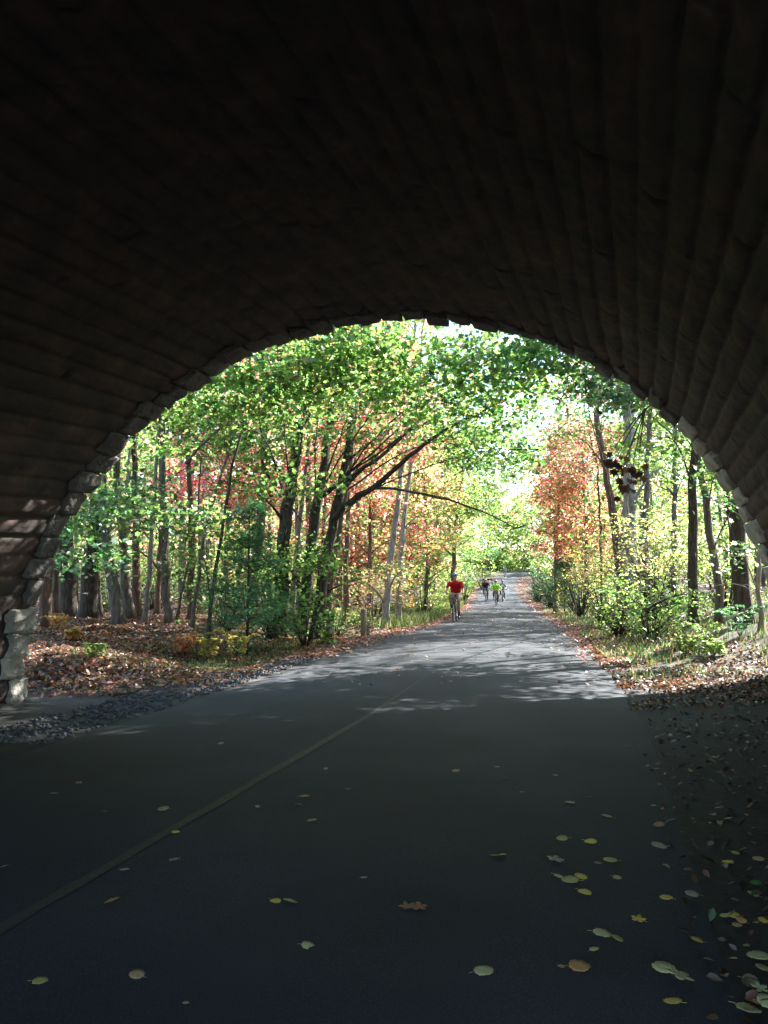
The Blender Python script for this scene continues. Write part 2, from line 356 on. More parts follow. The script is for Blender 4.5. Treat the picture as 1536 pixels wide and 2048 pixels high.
newmesh('arch_ring', np.concatenate(mb.V), mb.F, None, bridge, False, None, [M['ring'], M['ring_pale']], pale)
# spandrel walls, deck and parapets
def face(name, dy, flip):
    n = 90; s = np.linspace(0, SL, n); a, b_, c_, d_ = prof_at(s); xi = a - c_ * .12; zi = b_ - d_ * .12
    mb = MB(); V = []; F = []
    xo = np.interp(s, [0, SL * .25, SL * .75, SL], [-22, -22, 17, 17]); zo = np.interp(s, [0, SL * .25, SL * .75, SL], [-.5, 7.6, 7.6, -.5])
    for i in range(n): V += [(xi[i], yface(xi[i]) + dy, zi[i]), (xo[i], yface(xo[i]) + dy, zo[i])]
    for i in range(n - 1):
        f = (2 * i, 2 * i + 1, 2 * i + 3, 2 * i + 2); F.append(f if flip else f[::-1])
    return bmesh_obj(name, V, F, M['ring'])
face('spandrel_wall', 0.0, False); face('spandrel_wall', -LEN, True)
def slab(name, x0, x1, w0, w1, z0, z1, m):
    V = [(x, yface(x) + w, z) for x in (x0, x1) for w in (w0, w1) for z in (z0, z1)]
    return bmesh_obj(name, V, [(0, 1, 3, 2), (4, 6, 7, 5), (0, 4, 5, 1), (2, 3, 7, 6), (0, 2, 6, 4), (1, 5, 7, 3)], m)
slab('deck', -22, 17, -LEN + .02, -.02, 6.3, 6.7, M['ring']); slab('parapet', -22, 17, -.5, .12, 7.603, 7.8, M['ring']); slab('parapet', -22, 17, -LEN - .12, -LEN + .5, 7.603, 7.8, M['ring'])
slab('abutment', -22, X0 - A_ - .6, -LEN + .03, -.03, -.5, 6.29, M['ring']); slab('abutment', X0 + A_ + .6, 17, -LEN + .03, -.03, -.5, 6.29, M['ring'])
# ---------------------------------------------------------------- leaves
PAL = {'green': (.07, .15, .045), 'mid': (.12, .19, .055), 'ygreen': (.15, .19, .066), 'lime': (.21, .25, .11), 'yellow': (.38, .325, .15), 'gold': (.42, .27, .08), 'orange': (.42, .24, .15),
       'red': (.34, .04, .06), 'pink': (.48, .2, .23), 'dark': (.025, .06, .018), 'blue': (.06, .125, .08), 'brown': (.14, .07, .035), 'rust': (.33, .13, .07), 'tan': (.3, .2, .13), 'pale': (.34, .3, .23), 'char': (.05, .03, .02)}
TEMPL = {'oval': (np.array([(0, -.5, 0), (.27, -.18, .07), (.23, .18, .06), (0, .55, -.05), (-.23, .18, .06), (-.27, -.18, .07)]), [(0, 1, 2, 3), (0, 3, 4, 5)]),
         'kite': (np.array([(0, -.5, 0), (.32, -.02, .05), (0, .5, -.04), (-.32, -.02, .05)]), [(0, 1, 2, 3)]),
         'maple': (np.array([(0, -.45, 0), (.2, -.28, .03), (.48, -.2, .05), (.3, .02, .02), (.42, .26, .04), (.14, .22, 0), (0, .55, -.05), (-.14, .22, 0), (-.42, .26, .04), (-.3, .02, .02), (-.48, -.2, .05), (-.2, -.28, .03)]),
                   [(0, 1, 2, 3, 4, 5, 6), (0, 6, 7, 8, 9, 10, 11)])}
def pick_cols(n, pal, var=.25):
    names = list(pal); w = np.array([pal[k] for k in names], float); w /= w.sum()
    c = np.array([PAL[k] for k in names])[rng.choice(len(names), n, p=w)]
    return np.clip(c * (1 + var * rng.normal(size=(n, 1))) * (1 + .08 * rng.normal(size=(n, 3))), .004, .9)
def leaf_geo(C, size, cols, shape='oval', nrm=None, tilt=.5):
    """one leaf blade per centre"""
    n = len(C); T, TF = TEMPL[shape]; k = len(T)
    if nrm is None: nrm = np.array([0, 0, 1.0])
    Nn = nrm + tilt * rng.normal(size=(n, 3)); Nn /= np.linalg.norm(Nn, axis=1)[:, None]
    t = rng.normal(size=(n, 3)); t -= Nn * (t * Nn).sum(1)[:, None]; t /= np.linalg.norm(t, axis=1)[:, None]; b_ = np.cross(Nn, t)
    sz = (size * rng.uniform(.65, 1.25, n))[:, None, None]
    V = C[:, None] + sz * (T[None, :, 0:1] * t[:, None] + T[None, :, 1:2] * b_[:, None] + T[None, :, 2:3] * Nn[:, None])
    base = (np.arange(n) * k)[:, None, None]
    Fl = (base + np.array(TF)[None]).reshape(-1, len(TF[0]))
    return V.reshape(-1, 3), Fl, np.repeat(cols, k, 0)
class Foliage:
    def __init__(s): s.C = []; s.c = []; s.z = []
    def spray(s, c, r, n, pal, size=.1, flat=.3, col=None):
        """flat-ish twig spray of leaves around c"""
        q = rng.normal(size=(n, 3)) * np.array([r, r, r * flat]) * .6
        ax = rng.normal(size=3) * .35; q[:, 2] += q[:, 0] * ax[0] + q[:, 1] * ax[1]
        s.C.append(np.asarray(c) + q); s.c.append(np.clip(pick_cols(n, pal) * rng.lognormal(0, .28), .004, .8)); s.z.append(np.full(n, size * rng.uniform(.8, 1.3)))
    def cluster(s, c, rad, ns_, pal, size=.1, nl=30, r=.46, flat=.34):
        rad = np.asarray(rad, float) * np.ones(3)
        for i in range(ns_):
            u = rng.normal(size=3); u /= np.linalg.norm(u); u *= rng.uniform(.25, 1) ** .5
            s.spray(np.asarray(c) + u * rad, r * rng.uniform(.7, 1.3), max(4, int(nl * rng.uniform(.6, 1.3))), pal, size, flat)
    def n(s): return sum(len(c) for c in s.C)
    def build(s, name, parent, origin=(0, 0, 0), shape='oval', m='leaf', tilt=.7, clip=True):
        if not s.C: return None
        C = np.concatenate(s.C); c = np.concatenate(s.c); z = np.concatenate(s.z)
        if clip:                                                   # foliage never grows through the bridge or below ground
            k = (C[:, 1] > yface(C[:, 0]) + .35) & (C[:, 2] > H(C[:, 0], C[:, 1]) + .02) & ~((np.abs(C[:, 0] - cx(C[:, 1])) < hw(C[:, 1]) + .4) & (C[:, 2] < rz(C[:, 1]) + 3.2)); C, c, z = C[k], c[k], z[k]
        V, F_, cc = leaf_geo(C, z, c, shape, tilt=tilt)
        return newmesh(name, V - np.asarray(origin), F_, M[m], parent, False, cc)
# ---------------------------------------------------------------- trees
def spline(pts, step=.45):
    pts = np.asarray(pts, float); t = np.concatenate([[0], np.cumsum(np.linalg.norm(np.diff(pts, axis=0), axis=1))])
    n = max(3, int(t[-1] / step) + 1); q = np.linspace(0, t[-1], n); o = np.stack([np.interp(q, t, pts[:, i]) for i in range(3)], 1)
    for _ in range(2):
        o[1:-1] = (o[:-2] + 2 * o[1:-1] + o[2:]) / 4
    return o
def bough(mb, a, b_, r0, r1, sag=.0, rough=.12, sides=6):
    a = np.asarray(a, float); b_ = np.asarray(b_, float); n = max(4, int(np.linalg.norm(b_ - a) / .35)); t = np.linspace(0, 1, n)[:, None]
    p = a + (b_ - a) * t; p[:, 2] += sag * np.sin(np.pi * t[:, 0])
    w = rng.normal(size=(n, 3)) * rough * .35; w[0] = 0; w = np.cumsum(w, 0) * .35; w -= w[-1] * t
    p += w; mb.tube(p, r0 + (r1 - r0) * t[:, 0] ** .8, sides); return p
ALLT = []
def tree(pts, depth, wpx, label, bark='bark_dark', pal=None, Ht=12, ncl=10, hlo=5.0, rad=2.4, low=0, lowpal=None, extra=(), limbs=(), group=None, name='tree', leaf=.1, dens=1.0, cat='tree', lowr=(1.6, 4.6)):
    """pts: pixels of the trunk from base up; extra: explicit foliage masses (px, py, depth, rx_m, rz_m, sprays, palette); limbs: explicit boughs"""
    p3 = [P(px, py, depth) for px, py in pts]
    bx, by = p3[0][0], p3[0][1]; bz = Hs(bx, by); org = np.array([bx, by, bz])
    p3[0] = np.array([bx, by, bz - .12])
    d = p3[-1] - p3[-2]; d /= np.linalg.norm(d); d = d * .6 + np.array([0, 0, .5]); d /= np.linalg.norm(d)
    if p3[-1][2] < bz + Ht: p3.append(p3[-1] + d * (bz + Ht - p3[-1][2]) / max(d[2], .4))
    tr = spline(p3); n = len(tr); tt = np.linspace(0, 1, n); tr[1:-1] += rng.normal(size=(n - 2, 3)) * np.array([.02, .02, 0])
    r0 = wpx / FPX * depth / 2; rad_t = r0 * (1 - .78 * tt); h = tr[:, 2] - bz; rad_t = rad_t * (1 + .55 * np.exp(-np.clip(h, 0, 9) / .28))
    root = empty(name, org, 0, label, cat, group)
    mb = MB(); mb.tube(tr - org, rad_t, 12 if r0 > .08 else 7, wob=.22)
    fo = Foliage()
    pal = pal or {'green': 4, 'mid': 3, 'ygreen': 2}
    def trunk_pt(z):
        i = int(np.clip(np.searchsorted(tr[:, 2], z), 0, n - 1)); return tr[i], rad_t[i]
    def add_cl(c, r, k, pl, sz=leaf):
        if c[1] < yface(c[0]) + r * .6: return
        if c[2] < Hs(c[0], c[1]) + .5: return
        a, ra = trunk_pt(c[2] - .8 - .25 * np.hypot(*(c - tr[0])[:2])); hl = np.linalg.norm(c - a)
        p = bough(mb, a - org, c - org, min(.05, max(.012, ra * .4)), .008, .15)
        fo.cluster(c, (r, r, r * .55), int(k * dens), pl, sz)
        for q in range(max(2, int(k * .25))):
            e = c + rng.normal(size=3) * np.array([r, r, r * .5]) * .6; bough(mb, p[int(len(p) * rng.uniform(.55, .95))], e - org, .009, .004, 0, .06, 4)
    for i in range(int(ncl * (.75 if (depth < 26 and group == SUNG) else 1.0 if depth < 26 else 1.8))):
        z = rng.uniform(hlo, Ht + .5) + bz; c0, _ = trunk_pt(z); R_ = rad * (1 - .35 * (z - bz) / Ht); a = rng.uniform(0, 2 * np.pi); q = R_ * rng.uniform(.25, 1)
        c = np.array([c0[0] + q * math.cos(a), c0[1] + q * math.sin(a), z])
        if group == RG and depth < 20 and c[0] < 2.8: c[0] = 2.8 + (2.8 - c[0]) * .8
        if abs(c[0] - cx(c[1])) < 2.4 and c[1] > 22 and rng.random() < .8: continue
        add_cl(c, rng.uniform(.8, 1.3), 15, pal, leaf * 1.15)
    for i in range(int(low * (.8 if group == SUNG else 1.2))):
        z = rng.uniform(*lowr) + bz; c0, _ = trunk_pt(z); a = rng.uniform(0, 2 * np.pi); q = rng.uniform(.5, 2.0)
        add_cl(np.array([c0[0] + q * math.cos(a), c0[1] + q * math.sin(a), z]), rng.uniform(.5, .95), 9, lowpal or pal)
    for (px, py, dd, rx, rzz, k, pl) in extra:
        c = P(px, py, dd); a, ra = trunk_pt(c[2] - .5 - .2 * np.hypot(*(c - tr[0])[:2])); p = bough(mb, a - org, c - org, min(.03, max(.012, ra * .3)), .008, .25, .14)
        fo.cluster(c, (rx, rx * .9, rzz), int(k * dens * 1.7), pl, leaf * 1.15)
        for q in range(max(3, int(k * .2))):
            e = c + rng.normal(size=3) * np.array([rx, rx, rzz]) * .6; bough(mb, p[int(len(p) * rng.uniform(.5, .95))], e - org, .011, .004, 0, .06, 4)
    for (lp, dd0, dd1, w0, w1) in limbs:
        q = np.array([P(px, py, dd0 + (dd1 - dd0) * i / (len(lp) - 1)) for i, (px, py) in enumerate(lp)]); q = spline(q, .3)
        t = np.linspace(0, 1, len(q)); q += rng.normal(size=q.shape) * .012
        mb.tube(q - org, (w0 + (w1 - w0) * t) / FPX * (dd0 + (dd1 - dd0) * t) / 2, 8, wob=.15)
        for _ in range(int(len(q) * .5)):
            i = rng.integers(len(q) // 3, len(q)); e = q[i] + rng.normal(size=3) * np.array([.7, .7, .35]); bough(mb, q[i] - org, e - org, .012, .004, 0, .06, 4)
            fo.spray(e, .4, 14, pal, leaf)
    mb.build('trunk', M[bark], root)
    fo.build('crown', root, org, 'maple' if depth < 24 else 'oval')
    ALLT.append((label, bx, by, depth, fo.n()))
    return root
gN = {'green': 3.5, 'mid': 4, 'ygreen': 2.5, 'dark': .8}
gO = {'green': 3, 'mid': 5, 'ygreen': 3.5, 'orange': .4, 'pink': .15, 'blue': 1.5}
gY = {'ygreen': 4, 'mid': 4, 'lime': 2, 'yellow': .6, 'green': 1.5}
gR = {'pink': 4, 'red': 1.8, 'orange': 1, 'ygreen': 2.4, 'mid': 2.4}
gOr = {'orange': 2.5, 'gold': .8, 'pink': 1.5, 'ygreen': 3, 'mid': 2, 'lime': 1.5}
gYe = {'yellow': 4, 'gold': 1.5, 'lime': 3, 'pale': .8, 'mid': 2}
LOW = dict(low=5, lowpal=gY)
SUNG = 'broadleaf trees on the left bank'; RG = 'broadleaf trees on the right bank'
# left of the path, from the arch stones towards the path
tree([(60, 1268), (62, 1130), (66, 980)], 19.5, 11, 'thin brown trunk rising right beside the left arch stones', 'bark_brown', gN, 11, 7, group=SUNG)
tree([(89, 1277), (92, 1150), (103, 1000)], 18.5, 22, 'pinkish brown straight trunk, second from the left arch stones', 'bark_brown', gN, 12, 8, group=SUNG, low=2)
tree([(110, 1262), (109, 1120), (113, 980)], 20, 12, 'slim brown trunk, third from the left arch stones, before the broad dark trunk', 'bark_brown', gN, 11, 6, group=SUNG)
tree([(135, 1252), (136, 1150), (128, 1040), (138, 900)], 22, 36, 'broad nearly black trunk low on the left, left of the big bulging trunk', 'bark_dark', gN, 12, 9, group=SUNG, low=2)
tree([(176, 1243), (178, 1150), (192, 1040), (199, 960), (203, 880)], 21, 33, 'big thick trunk with a bulging shoulder and a pale sunlit foot at far left', 'bark_dark', gN, 13, 10, group=SUNG, low=3,
     extra=[(150, 1020, 16, 1.0, .7, 10, {'blue': 3, 'green': 3, 'mid': 1, 'pale': .6}), (170, 1115, 15.5, .8, .25, 6, {'blue': 2, 'pale': 1, 'green': 2})])
tree([(240, 1246), (225, 1160), (212, 1075), (205, 980)], 20, 24, 'grey trunk leaning left with flared roots beside the big bulging trunk', 'bark_grey', gN, 12, 8, group=SUNG)
tree([(201, 1236), (196, 1170), (188, 1090)], 23, 12, 'narrow dark trunk squeezed between bulging trunk and leaning grey trunk', 'bark_dark', gN, 10, 5, group=SUNG)
tree([(262, 1237), (248, 1130), (242, 1045), (233, 965), (236, 880)], 22, 19, 'grey brown trunk with a slight bend, just right of the leaning grey trunk', 'bark_grey', gN, 12, 8, group=SUNG, low=2)
tree([(274, 1238), (272, 1100), (270, 970), (271, 860)], 22.5, 16, 'straight reddish brown trunk close behind the slightly bent one', 'bark_brown', gN, 13, 8, group=SUNG)
tree([(288, 1240), (300, 1130), (304, 1050), (312, 960), (318, 880)], 20.5, 11, 'thin dark trunk with a white sunlit stripe leaning right', 'bark_pale', gN, 10, 7, group=SUNG, low=3, lowpal={'blue': 3, 'pale': 1.5, 'green': 2})  # dark bark drawn pale: its sunlit stripe is put into the bark colour
tree([(312, 1236), (318, 1140), (322, 1070), (326, 960)], 24, 11, 'slender brown trunk between the white striped trunk and the stout short-looking one', 'bark_brown', gN, 11, 6, group=SUNG)
tree([(339, 1243), (333, 1150), (330, 1080), (325, 980), (322, 880)], 20.5, 18, 'stout grey trunk vanishing into silvery green leaves at mid height', 'bark_grey', gN, 12, 8, group=SUNG, low=2,
     extra=[(345, 1035, 17, 1.3, .45, 16, {'blue': 3, 'pale': 1.2, 'green': 3, 'mid': 2}), (270, 1010, 17.5, 1.2, .7, 12, {'blue': 2, 'mid': 3, 'ygreen': 2})])
tree([(350, 1234), (370, 1150), (387, 1080), (398, 1000)], 21, 6, 'very thin sapling stem slanting right in front of the reddish straight trunk', 'bark_grey', gY, 7, 5, group=SUNG, hlo=2.5, rad=1.3)
tree([(380, 1242), (383, 1150), (384, 1060), (377, 960), (376, 860)], 22, 13, 'reddish brown straight trunk left of the two leaning saplings', 'bark_brown', gR, 12, 8, group=SUNG)
tree([(384, 1228), (397, 1130), (413, 1050), (432, 985), (447, 935), (470, 870)], 20, 8, 'thin sapling leaning right, left one of the two leaning saplings', 'bark_grey', gN, 9, 9, group=SUNG, hlo=4.5, rad=1.8,
     limbs=[([(372, 925), (412, 880), (456, 846), (500, 812), (540, 785)], 18, 15.5, 8, 3)])
tree([(413, 1256), (424, 1180), (433, 1117), (447, 1050), (458, 980), (470, 900), (490, 840)], 18, 9, 'dark thin sapling leaning right, right one of the two leaning saplings', 'bark_dark', gO, 9, 8, group=SUNG, hlo=5, rad=1.8,
     limbs=[([(395, 850), (425, 842), (470, 850), (520, 868)], 17, 17, 7, 3)], low=2,
     extra=[(330, 860, 15.5, 1.2, .6, 12, gO), (420, 790, 15, 1.3, .6, 18, gO)])
tree([(500, 1240), (508, 1150), (522, 1040), (531, 960), (529, 880), (528, 800)], 23.5, 22, 'brown trunk rising behind the young white pine', 'bark_brown', gR, 13, 9, group=SUNG, low=2, lowpal=gN)
tree([(560, 1236), (562, 1150), (569, 1050), (582, 960), (595, 880), (604, 800)], 21, 30, 'thickest dark trunk in the middle of the left wood, right of the young pine', 'bark_dark', gO, 13, 9, group=SUNG, low=4, lowpal=gN,
     extra=[(790, 505, 13.6, 1.5, .5, 30, gO), (640, 545, 13.6, 1.4, .5, 24, gO), (560, 760, 14.5, 1.5, .8, 26, gO), (650, 720, 14, 1.5, .7, 26, gO), (480, 770, 14.5, 1.3, .7, 20, gO), (600, 975, 18, 1.1, .4, 8, gN)],  # first two masses: unseen foliage added to keep sun off the left vault
     limbs=[([(520, 912), (545, 970), (560, 995), (585, 1012), (606, 1045)], 20.5, 19, 6, 3)])
tree([(581, 1218), (590, 1130), (597, 1060), (610, 960)], 27, 12, 'slim greyish trunk seen between the two darkest trunks', 'bark_grey', gR, 12, 7, group=SUNG)
tree([(604, 1234), (615, 1150), (626, 1060), (634, 1010), (648, 930), (660, 850)], 21.5, 25, 'dark upright trunk immediately left of the dark forked trunk that sends boughs over the path', 'bark_dark', gO, 13, 9, group=SUNG, low=3, lowpal=gN,
     extra=[(740, 760, 15, 1.6, .8, 28, gO), (820, 700, 14.5, 1.5, .6, 28, gO), (640, 810, 16, 1.4, .5, 14, gO)])
tree([(631, 1231), (645, 1150), (660, 1070), (670, 1020), (683, 970), (695, 905), (706, 840)], 21, 24, 'dark leaning forked trunk whose long boughs reach right over the path', 'bark_dark', gO, 12, 9, group=SUNG, low=2, lowpal=gN,
     extra=[(900, 760, 16, 1.6, .7, 26, gO), (990, 790, 17, 1.3, .5, 16, gO), (1040, 720, 15.5, 1.4, .45, 15, {'blue': 1.5, 'green': 3, 'mid': 4, 'ygreen': 1.5}), (940, 860, 18, 1.6, .7, 20, gN), (880, 830, 17, 1.2, .6, 12, gO),
            (640, 1120, 19, .9, .3, 5, gN), (990, 900, 19, 1.3, .6, 16, gN)],
     limbs=[([(664, 1040), (700, 1000), (747, 977), (790, 936), (817, 915), (860, 878), (905, 850), (960, 825), (1010, 800)], 21, 17, 15, 4),
            ([(645, 990), (668, 972), (690, 962), (753, 920), (800, 880), (850, 830), (885, 800)], 21, 17.5, 12, 4),
            ([(747, 977), (790, 975), (850, 990), (912, 1003), (975, 1025), (1030, 1058)], 20, 18, 6, 2.5),
            ([(860, 878), (930, 893), (1000, 900), (1080, 897)], 19, 18, 4, 2)])
tree([(654, 1228), (662, 1150), (676, 1070), (690, 1000), (700, 930)], 23, 16, 'smooth brown trunk just right of the dark forked trunk', 'bark_brown', gR, 12, 8, group=SUNG, low=2,
     extra=[(760, 850, 21, 1.6, 1.0, 16, gR)])
tree([(690, 1222), (692, 1140), (694, 1060), (700, 950)], 26, 12, 'slender brown trunk left of the wooden posts', 'bark_brown', gR, 12, 8, group=SUNG, low=2, lowpal=gOr)
tree([(771, 1216), (776, 1150), (784, 1090), (796, 1010), (802, 940), (815, 850)], 27, 15, 'tall pale grey brown trunk leaning right behind the wooden posts', 'bark_pale', gR, 13, 9, group=SUNG, low=3, lowpal=gOr)
tree([(797, 1216), (800, 1140), (804, 1080), (811, 1010), (822, 940)], 28.5, 12, 'tall pale trunk nearest the path on the left, left of the cyclist in red', 'bark_pale', gOr, 13, 9, group=SUNG, low=3, lowpal=gOr)
# right of the path
tree([(1243, 1180), (1238, 1110), (1226, 1030), (1216, 960), (1206, 900), (1192, 830), (1190, 790)], 25, 20, 'thin brown trunk curving left above the yellow leaved saplings', 'bark_brown', gY, 11, 9, group=RG, hlo=7, low=0, lowpal=gYe,
     extra=[(1170, 785, 17, 1.5, .35, 14, {'blue': 3, 'green': 3, 'pale': 1, 'mid': 2}), (1120, 860, 24, 1.4, .8, 14, gY),])
tree([(1256, 1182), (1257, 1100), (1257, 1000), (1258, 900), (1257, 820)], 26, 34, 'thick pale grey trunk with a fork standing behind the yellow leaved saplings', 'bark_pale', gY, 13, 10, group=RG, hlo=7.5, low=0, lowpal=gYe,
     extra=[(1250, 785, 15, 1.0, .25, 9, {'blue': 2, 'pale': 2, 'green': 3})], limbs=[([(1262, 1060), (1268, 1000), (1288, 960), (1330, 930)], 26, 25, 10, 3)])
tree([(1290, 1180), (1289, 1100), (1291, 1000), (1295, 910), (1299, 850)], 29, 16, 'slim grey trunk, right neighbour of the thick pale forked trunk', 'bark_grey', gY, 12, 8, group=RG, hlo=7, low=0, lowpal=gYe)
tree([(1201, 1170), (1202, 1060), (1196, 990), (1198, 940), (1180, 880)], 31, 6, 'wiry thin stem left of the thin curving trunk among red leaves', 'bark_dark', gR, 10, 6, group=RG)
tree([(1384, 1200), (1385, 1100), (1384, 1000), (1385, 920), (1388, 850)], 19, 20, 'straight dark trunk on top of the right bank, left of the two leaning ones', 'bark_dark', gN, 13, 17, group=RG, low=1, rad=3.6,
     extra=[(1330, 870, 17, 1.2, .9, 12, gY)], hlo=6)
tree([(1439, 1197), (1432, 1130), (1420, 1060), (1410, 1000), (1400, 935), (1392, 880)], 18, 16, 'dark grey trunk leaning left on the right bank, right neighbour of the straight dark trunk', 'bark_grey', gN, 12, 19, group=RG, low=1, hlo=6.3, rad=3.8,
     extra=[(1480, 1010, 15.5, .7, .5, 7, {'blue': 3, 'green': 2, 'pale': .8}), (1120, 700, 15, 1.3, .5, 16, {'blue': 1.5, 'green': 3, 'mid': 4, 'ygreen': 2}), (1230, 760, 15.5, 1.2, .45, 14, {'blue': 3, 'pale': 1, 'mid': 3}), (1040, 680, 16, 1.2, .45, 12, {'blue': 1.5, 'green': 3, 'mid': 4, 'ygreen': 2})])
tree([(1486, 1195), (1478, 1110), (1468, 1030), (1462, 950)], 17, 33, 'very broad shadowy brown trunk on the right bank beside the arch', 'bark_dark', gN, 14, 24, group=RG, hlo=6.3, rad=4.8)
tree([(1516, 1203), (1515, 1120), (1514, 1020), (1512, 940)], 15.5, 10, 'slim bluish grey stem farthest right, against the right arch stones', 'bark_pale', gN, 10, 14, group=RG, hlo=5, rad=3.4,
     extra=[(1475, 1105, 14.5, .35, .12, 3, {'pale': 3, 'blue': 2, 'green': 2})])
tree([(1345, 1170), (1347, 1080), (1350, 980)], 30, 12, 'greyish trunk half hidden behind sunlit green leaves left of the straight dark trunk', 'bark_grey', gY, 12, 8, group=RG, low=3)
tree([(1110, 1140), (1112, 1080), (1118, 1000), (1125, 930)], 42, 10, 'maple with flaming red and pink leaves leaning over the path on the right', 'bark_grey', {'red': 3, 'pink': 4.5, 'orange': .6, 'mid': 2.2, 'ygreen': 1.5}, 9.5, 16, group=RG, hlo=3.2, rad=3.0, leaf=.14, extra=[(1062, 925, 44, 1.5, .8, 16, gY), (1075, 985, 46, 1.2, .8, 10, gR), (1090, 760, 36, 1.6, .6, 14, gN)])
tree([(1170, 1140), (1172, 1060), (1168, 980)], 38, 10, 'pinkish orange maple behind the thin curving trunk', 'bark_grey', {'pink': 4, 'orange': 2, 'lime': 2, 'mid': 1}, 9, 12, group=RG, hlo=3.2, rad=2.6, leaf=.13)
tree([(905, 1180), (908, 1100), (915, 1020), (925, 950)], 45, 10, 'yellow green tree arching over the path beyond the cyclist in red', 'bark_grey', gY, 11, 18, group=SUNG, hlo=3, rad=3.2, leaf=.14,
     extra=[(880, 1050, 44, 2.4, 1.6, 22, gY), (960, 990, 48, 2.4, 2, 22, gY), (1000, 1060, 50, 1.6, 1.3, 14, gN), (1005, 960, 46, 1.8, 1.3, 12, gN), (950, 900, 42, 2.2, 1.2, 16, gN), (1010, 1010, 52, 1.6, 1.6, 14, gY), (990, 860, 44, 2.0, .9, 18, gN), (1010, 930, 50, 2.0, 1.2, 16, gN), (950, 780, 40, 2.4, 1.0, 22, gN), (965, 850, 38, 1.9, 1.0, 18, gY), (975, 965, 44, 1.5, 1.2, 13, gY), (960, 720, 34, 2.2, .7, 16, gN)])
tree([(850, 1190), (855, 1100), (850, 1000)], 38, 9, 'small tree with coral and orange leaves left of the cyclist in red', 'bark_grey', gOr, 8, 12, group=SUNG, hlo=2.2, rad=2.4, leaf=.13)
tree([(740, 1215), (738, 1120), (742, 1000)], 33, 9, 'slim tree with salmon pink leaves behind the wooden posts', 'bark_brown', gR, 10, 14, group=SUNG, hlo=2.5, rad=2.6, leaf=.13)
tree([(455, 1225), (452, 1120), (456, 1000)], 32, 9, 'slender tree crowned with pink red leaves between saplings and pine', 'bark_brown', {'pink': 5, 'red': 3, 'orange': 1}, 11, 12, group=SUNG, hlo=4.5, rad=2.6, leaf=.13)
tree([(640, 1215), (645, 1100), (652, 960)], 33, 9, 'slender tree crowned with coral red leaves behind the dark forked trunk', 'bark_brown', {'pink': 5, 'orange': 3, 'red': 1.5}, 11, 12, group=SUNG, hlo=4.5, rad=2.6, leaf=.13)
# ---------------------------------------------------------------- young white pine
def pine(px, py, dep, h, label):
    b_ = P(px, py, dep); b_[2] = Hs(b_[0], b_[1]); root = empty('young_pine', b_, 0, label, 'pine tree')
    mb = MB(); mb.tube([(0, 0, -.1), (.02, 0, h * .5), (0, .02, h)], [.04, .028, .008], 7); C = []; N_ = []
    for z in np.arange(.4, h - .1, .17):
        z = z + rng.normal() * .05
        L_ = (1 - z / h) * 1.25 + .25; a0 = rng.uniform(0, 6)
        for k in range(4):
            a = a0 + k * 1.57 + rng.normal() * .3; d = np.array([math.cos(a), math.sin(a), .15 + .2 * rng.normal()]); l = L_ * rng.uniform(.5, 1.15)
            mb.tube([(0, 0, z), d * l * .5 + (0, 0, z), d * l + (0, 0, z + .08)], [.012, .008, .004], 5)
            for t in np.arange(.25, 1.02, .09):
                for s in range(4):
                    C.append(d * l * t + np.array([0, 0, z + .03]) + rng.normal(size=3) * np.array([.13, .13, .1]) * (1.2 - t * .5)); N_.append(d)
    mb.build('trunk', M['twig'], root)
    C = np.array(C); n = len(C); q = 12; cen = np.repeat(C, q, 0); D = np.repeat(np.array(N_), q, 0) + rng.normal(size=(n * q, 3)) * .75; D /= np.linalg.norm(D, axis=1)[:, None]
    sd = np.cross(D, rng.normal(size=D.shape)); sd /= np.linalg.norm(sd, axis=1)[:, None]; l = rng.uniform(.07, .12, (n * q, 1))
    V = np.stack([cen - sd * .004, cen + sd * .004, cen + D * l], 1).reshape(-1, 3); F_ = np.arange(len(V)).reshape(-1, 3)
    col = np.repeat(pick_cols(n * q, {'blue': 4, 'green': 1, 'dark': 1.5}), 3, 0) * np.array([1.1, 1.5, 1.3])
    newmesh('crown', V, F_, M['needle'], root, False, col)
pine(494, 1258, 16.8, 3.3, 'young white pine with soft bluish green needles in the left wood')
pine(1128, 1172, 40, 2.8, 'small dark pine at the right edge of the path below the red maple')
# ---------------------------------------------------------------- shrubs and saplings
def shrub(px, py, dep, w, h, label, pal, leaf=.09, n=26, cat='shrub', name='shrub', nl=22, trunk=.012, layered=False, base=0.0):
    b_ = P(px, py, dep); b_[2] = Hs(b_[0], b_[1]); root = empty(name, b_, 0, label, cat)
    mb = MB(); fo = Foliage()
    for i in range(n):
        a = rng.uniform(0, 2 * np.pi); q = w * rng.uniform(.1, 1) ** .7; z = base + (h - base) * rng.uniform(.08, 1) * (1 - .3 * (q / w) ** 2)
        e = np.array([q * math.cos(a), q * math.sin(a), z]); m_ = e * np.array([.35, .35, .55]) + rng.normal(size=3) * .03
        mb.tube([(e[0] * .05, e[1] * .05, -.05), m_, e], [trunk, trunk * .7, .004], 5)
        fo.spray(b_ + e, .34 * (w / 1.0) ** .3, nl, pal, leaf, .16 if layered else .5)
    mb.build('stem', M['twig'], root); fo.build('foliage', root, b_, 'oval', tilt=.35 if layered else .6)
shrub(845, 1205, 37, 2.4, 3.2, 'bright green sunlit bush beside the cyclist in red', {'mid': 3, 'ygreen': 3, 'blue': 2, 'lime': 2}, .12, 70)
shrub(925, 1175, 58, 2.5, 4.0, 'pale green tall bush beyond the cyclist in red', {'mid': 3, 'ygreen': 3, 'lime': 2}, .16, 60)
shrub(965, 1150, 85, 3.0, 5.5, 'dark green rounded bush behind the cyclist in black', {'blue': 3, 'green': 3, 'mid': 2}, .2, 60)
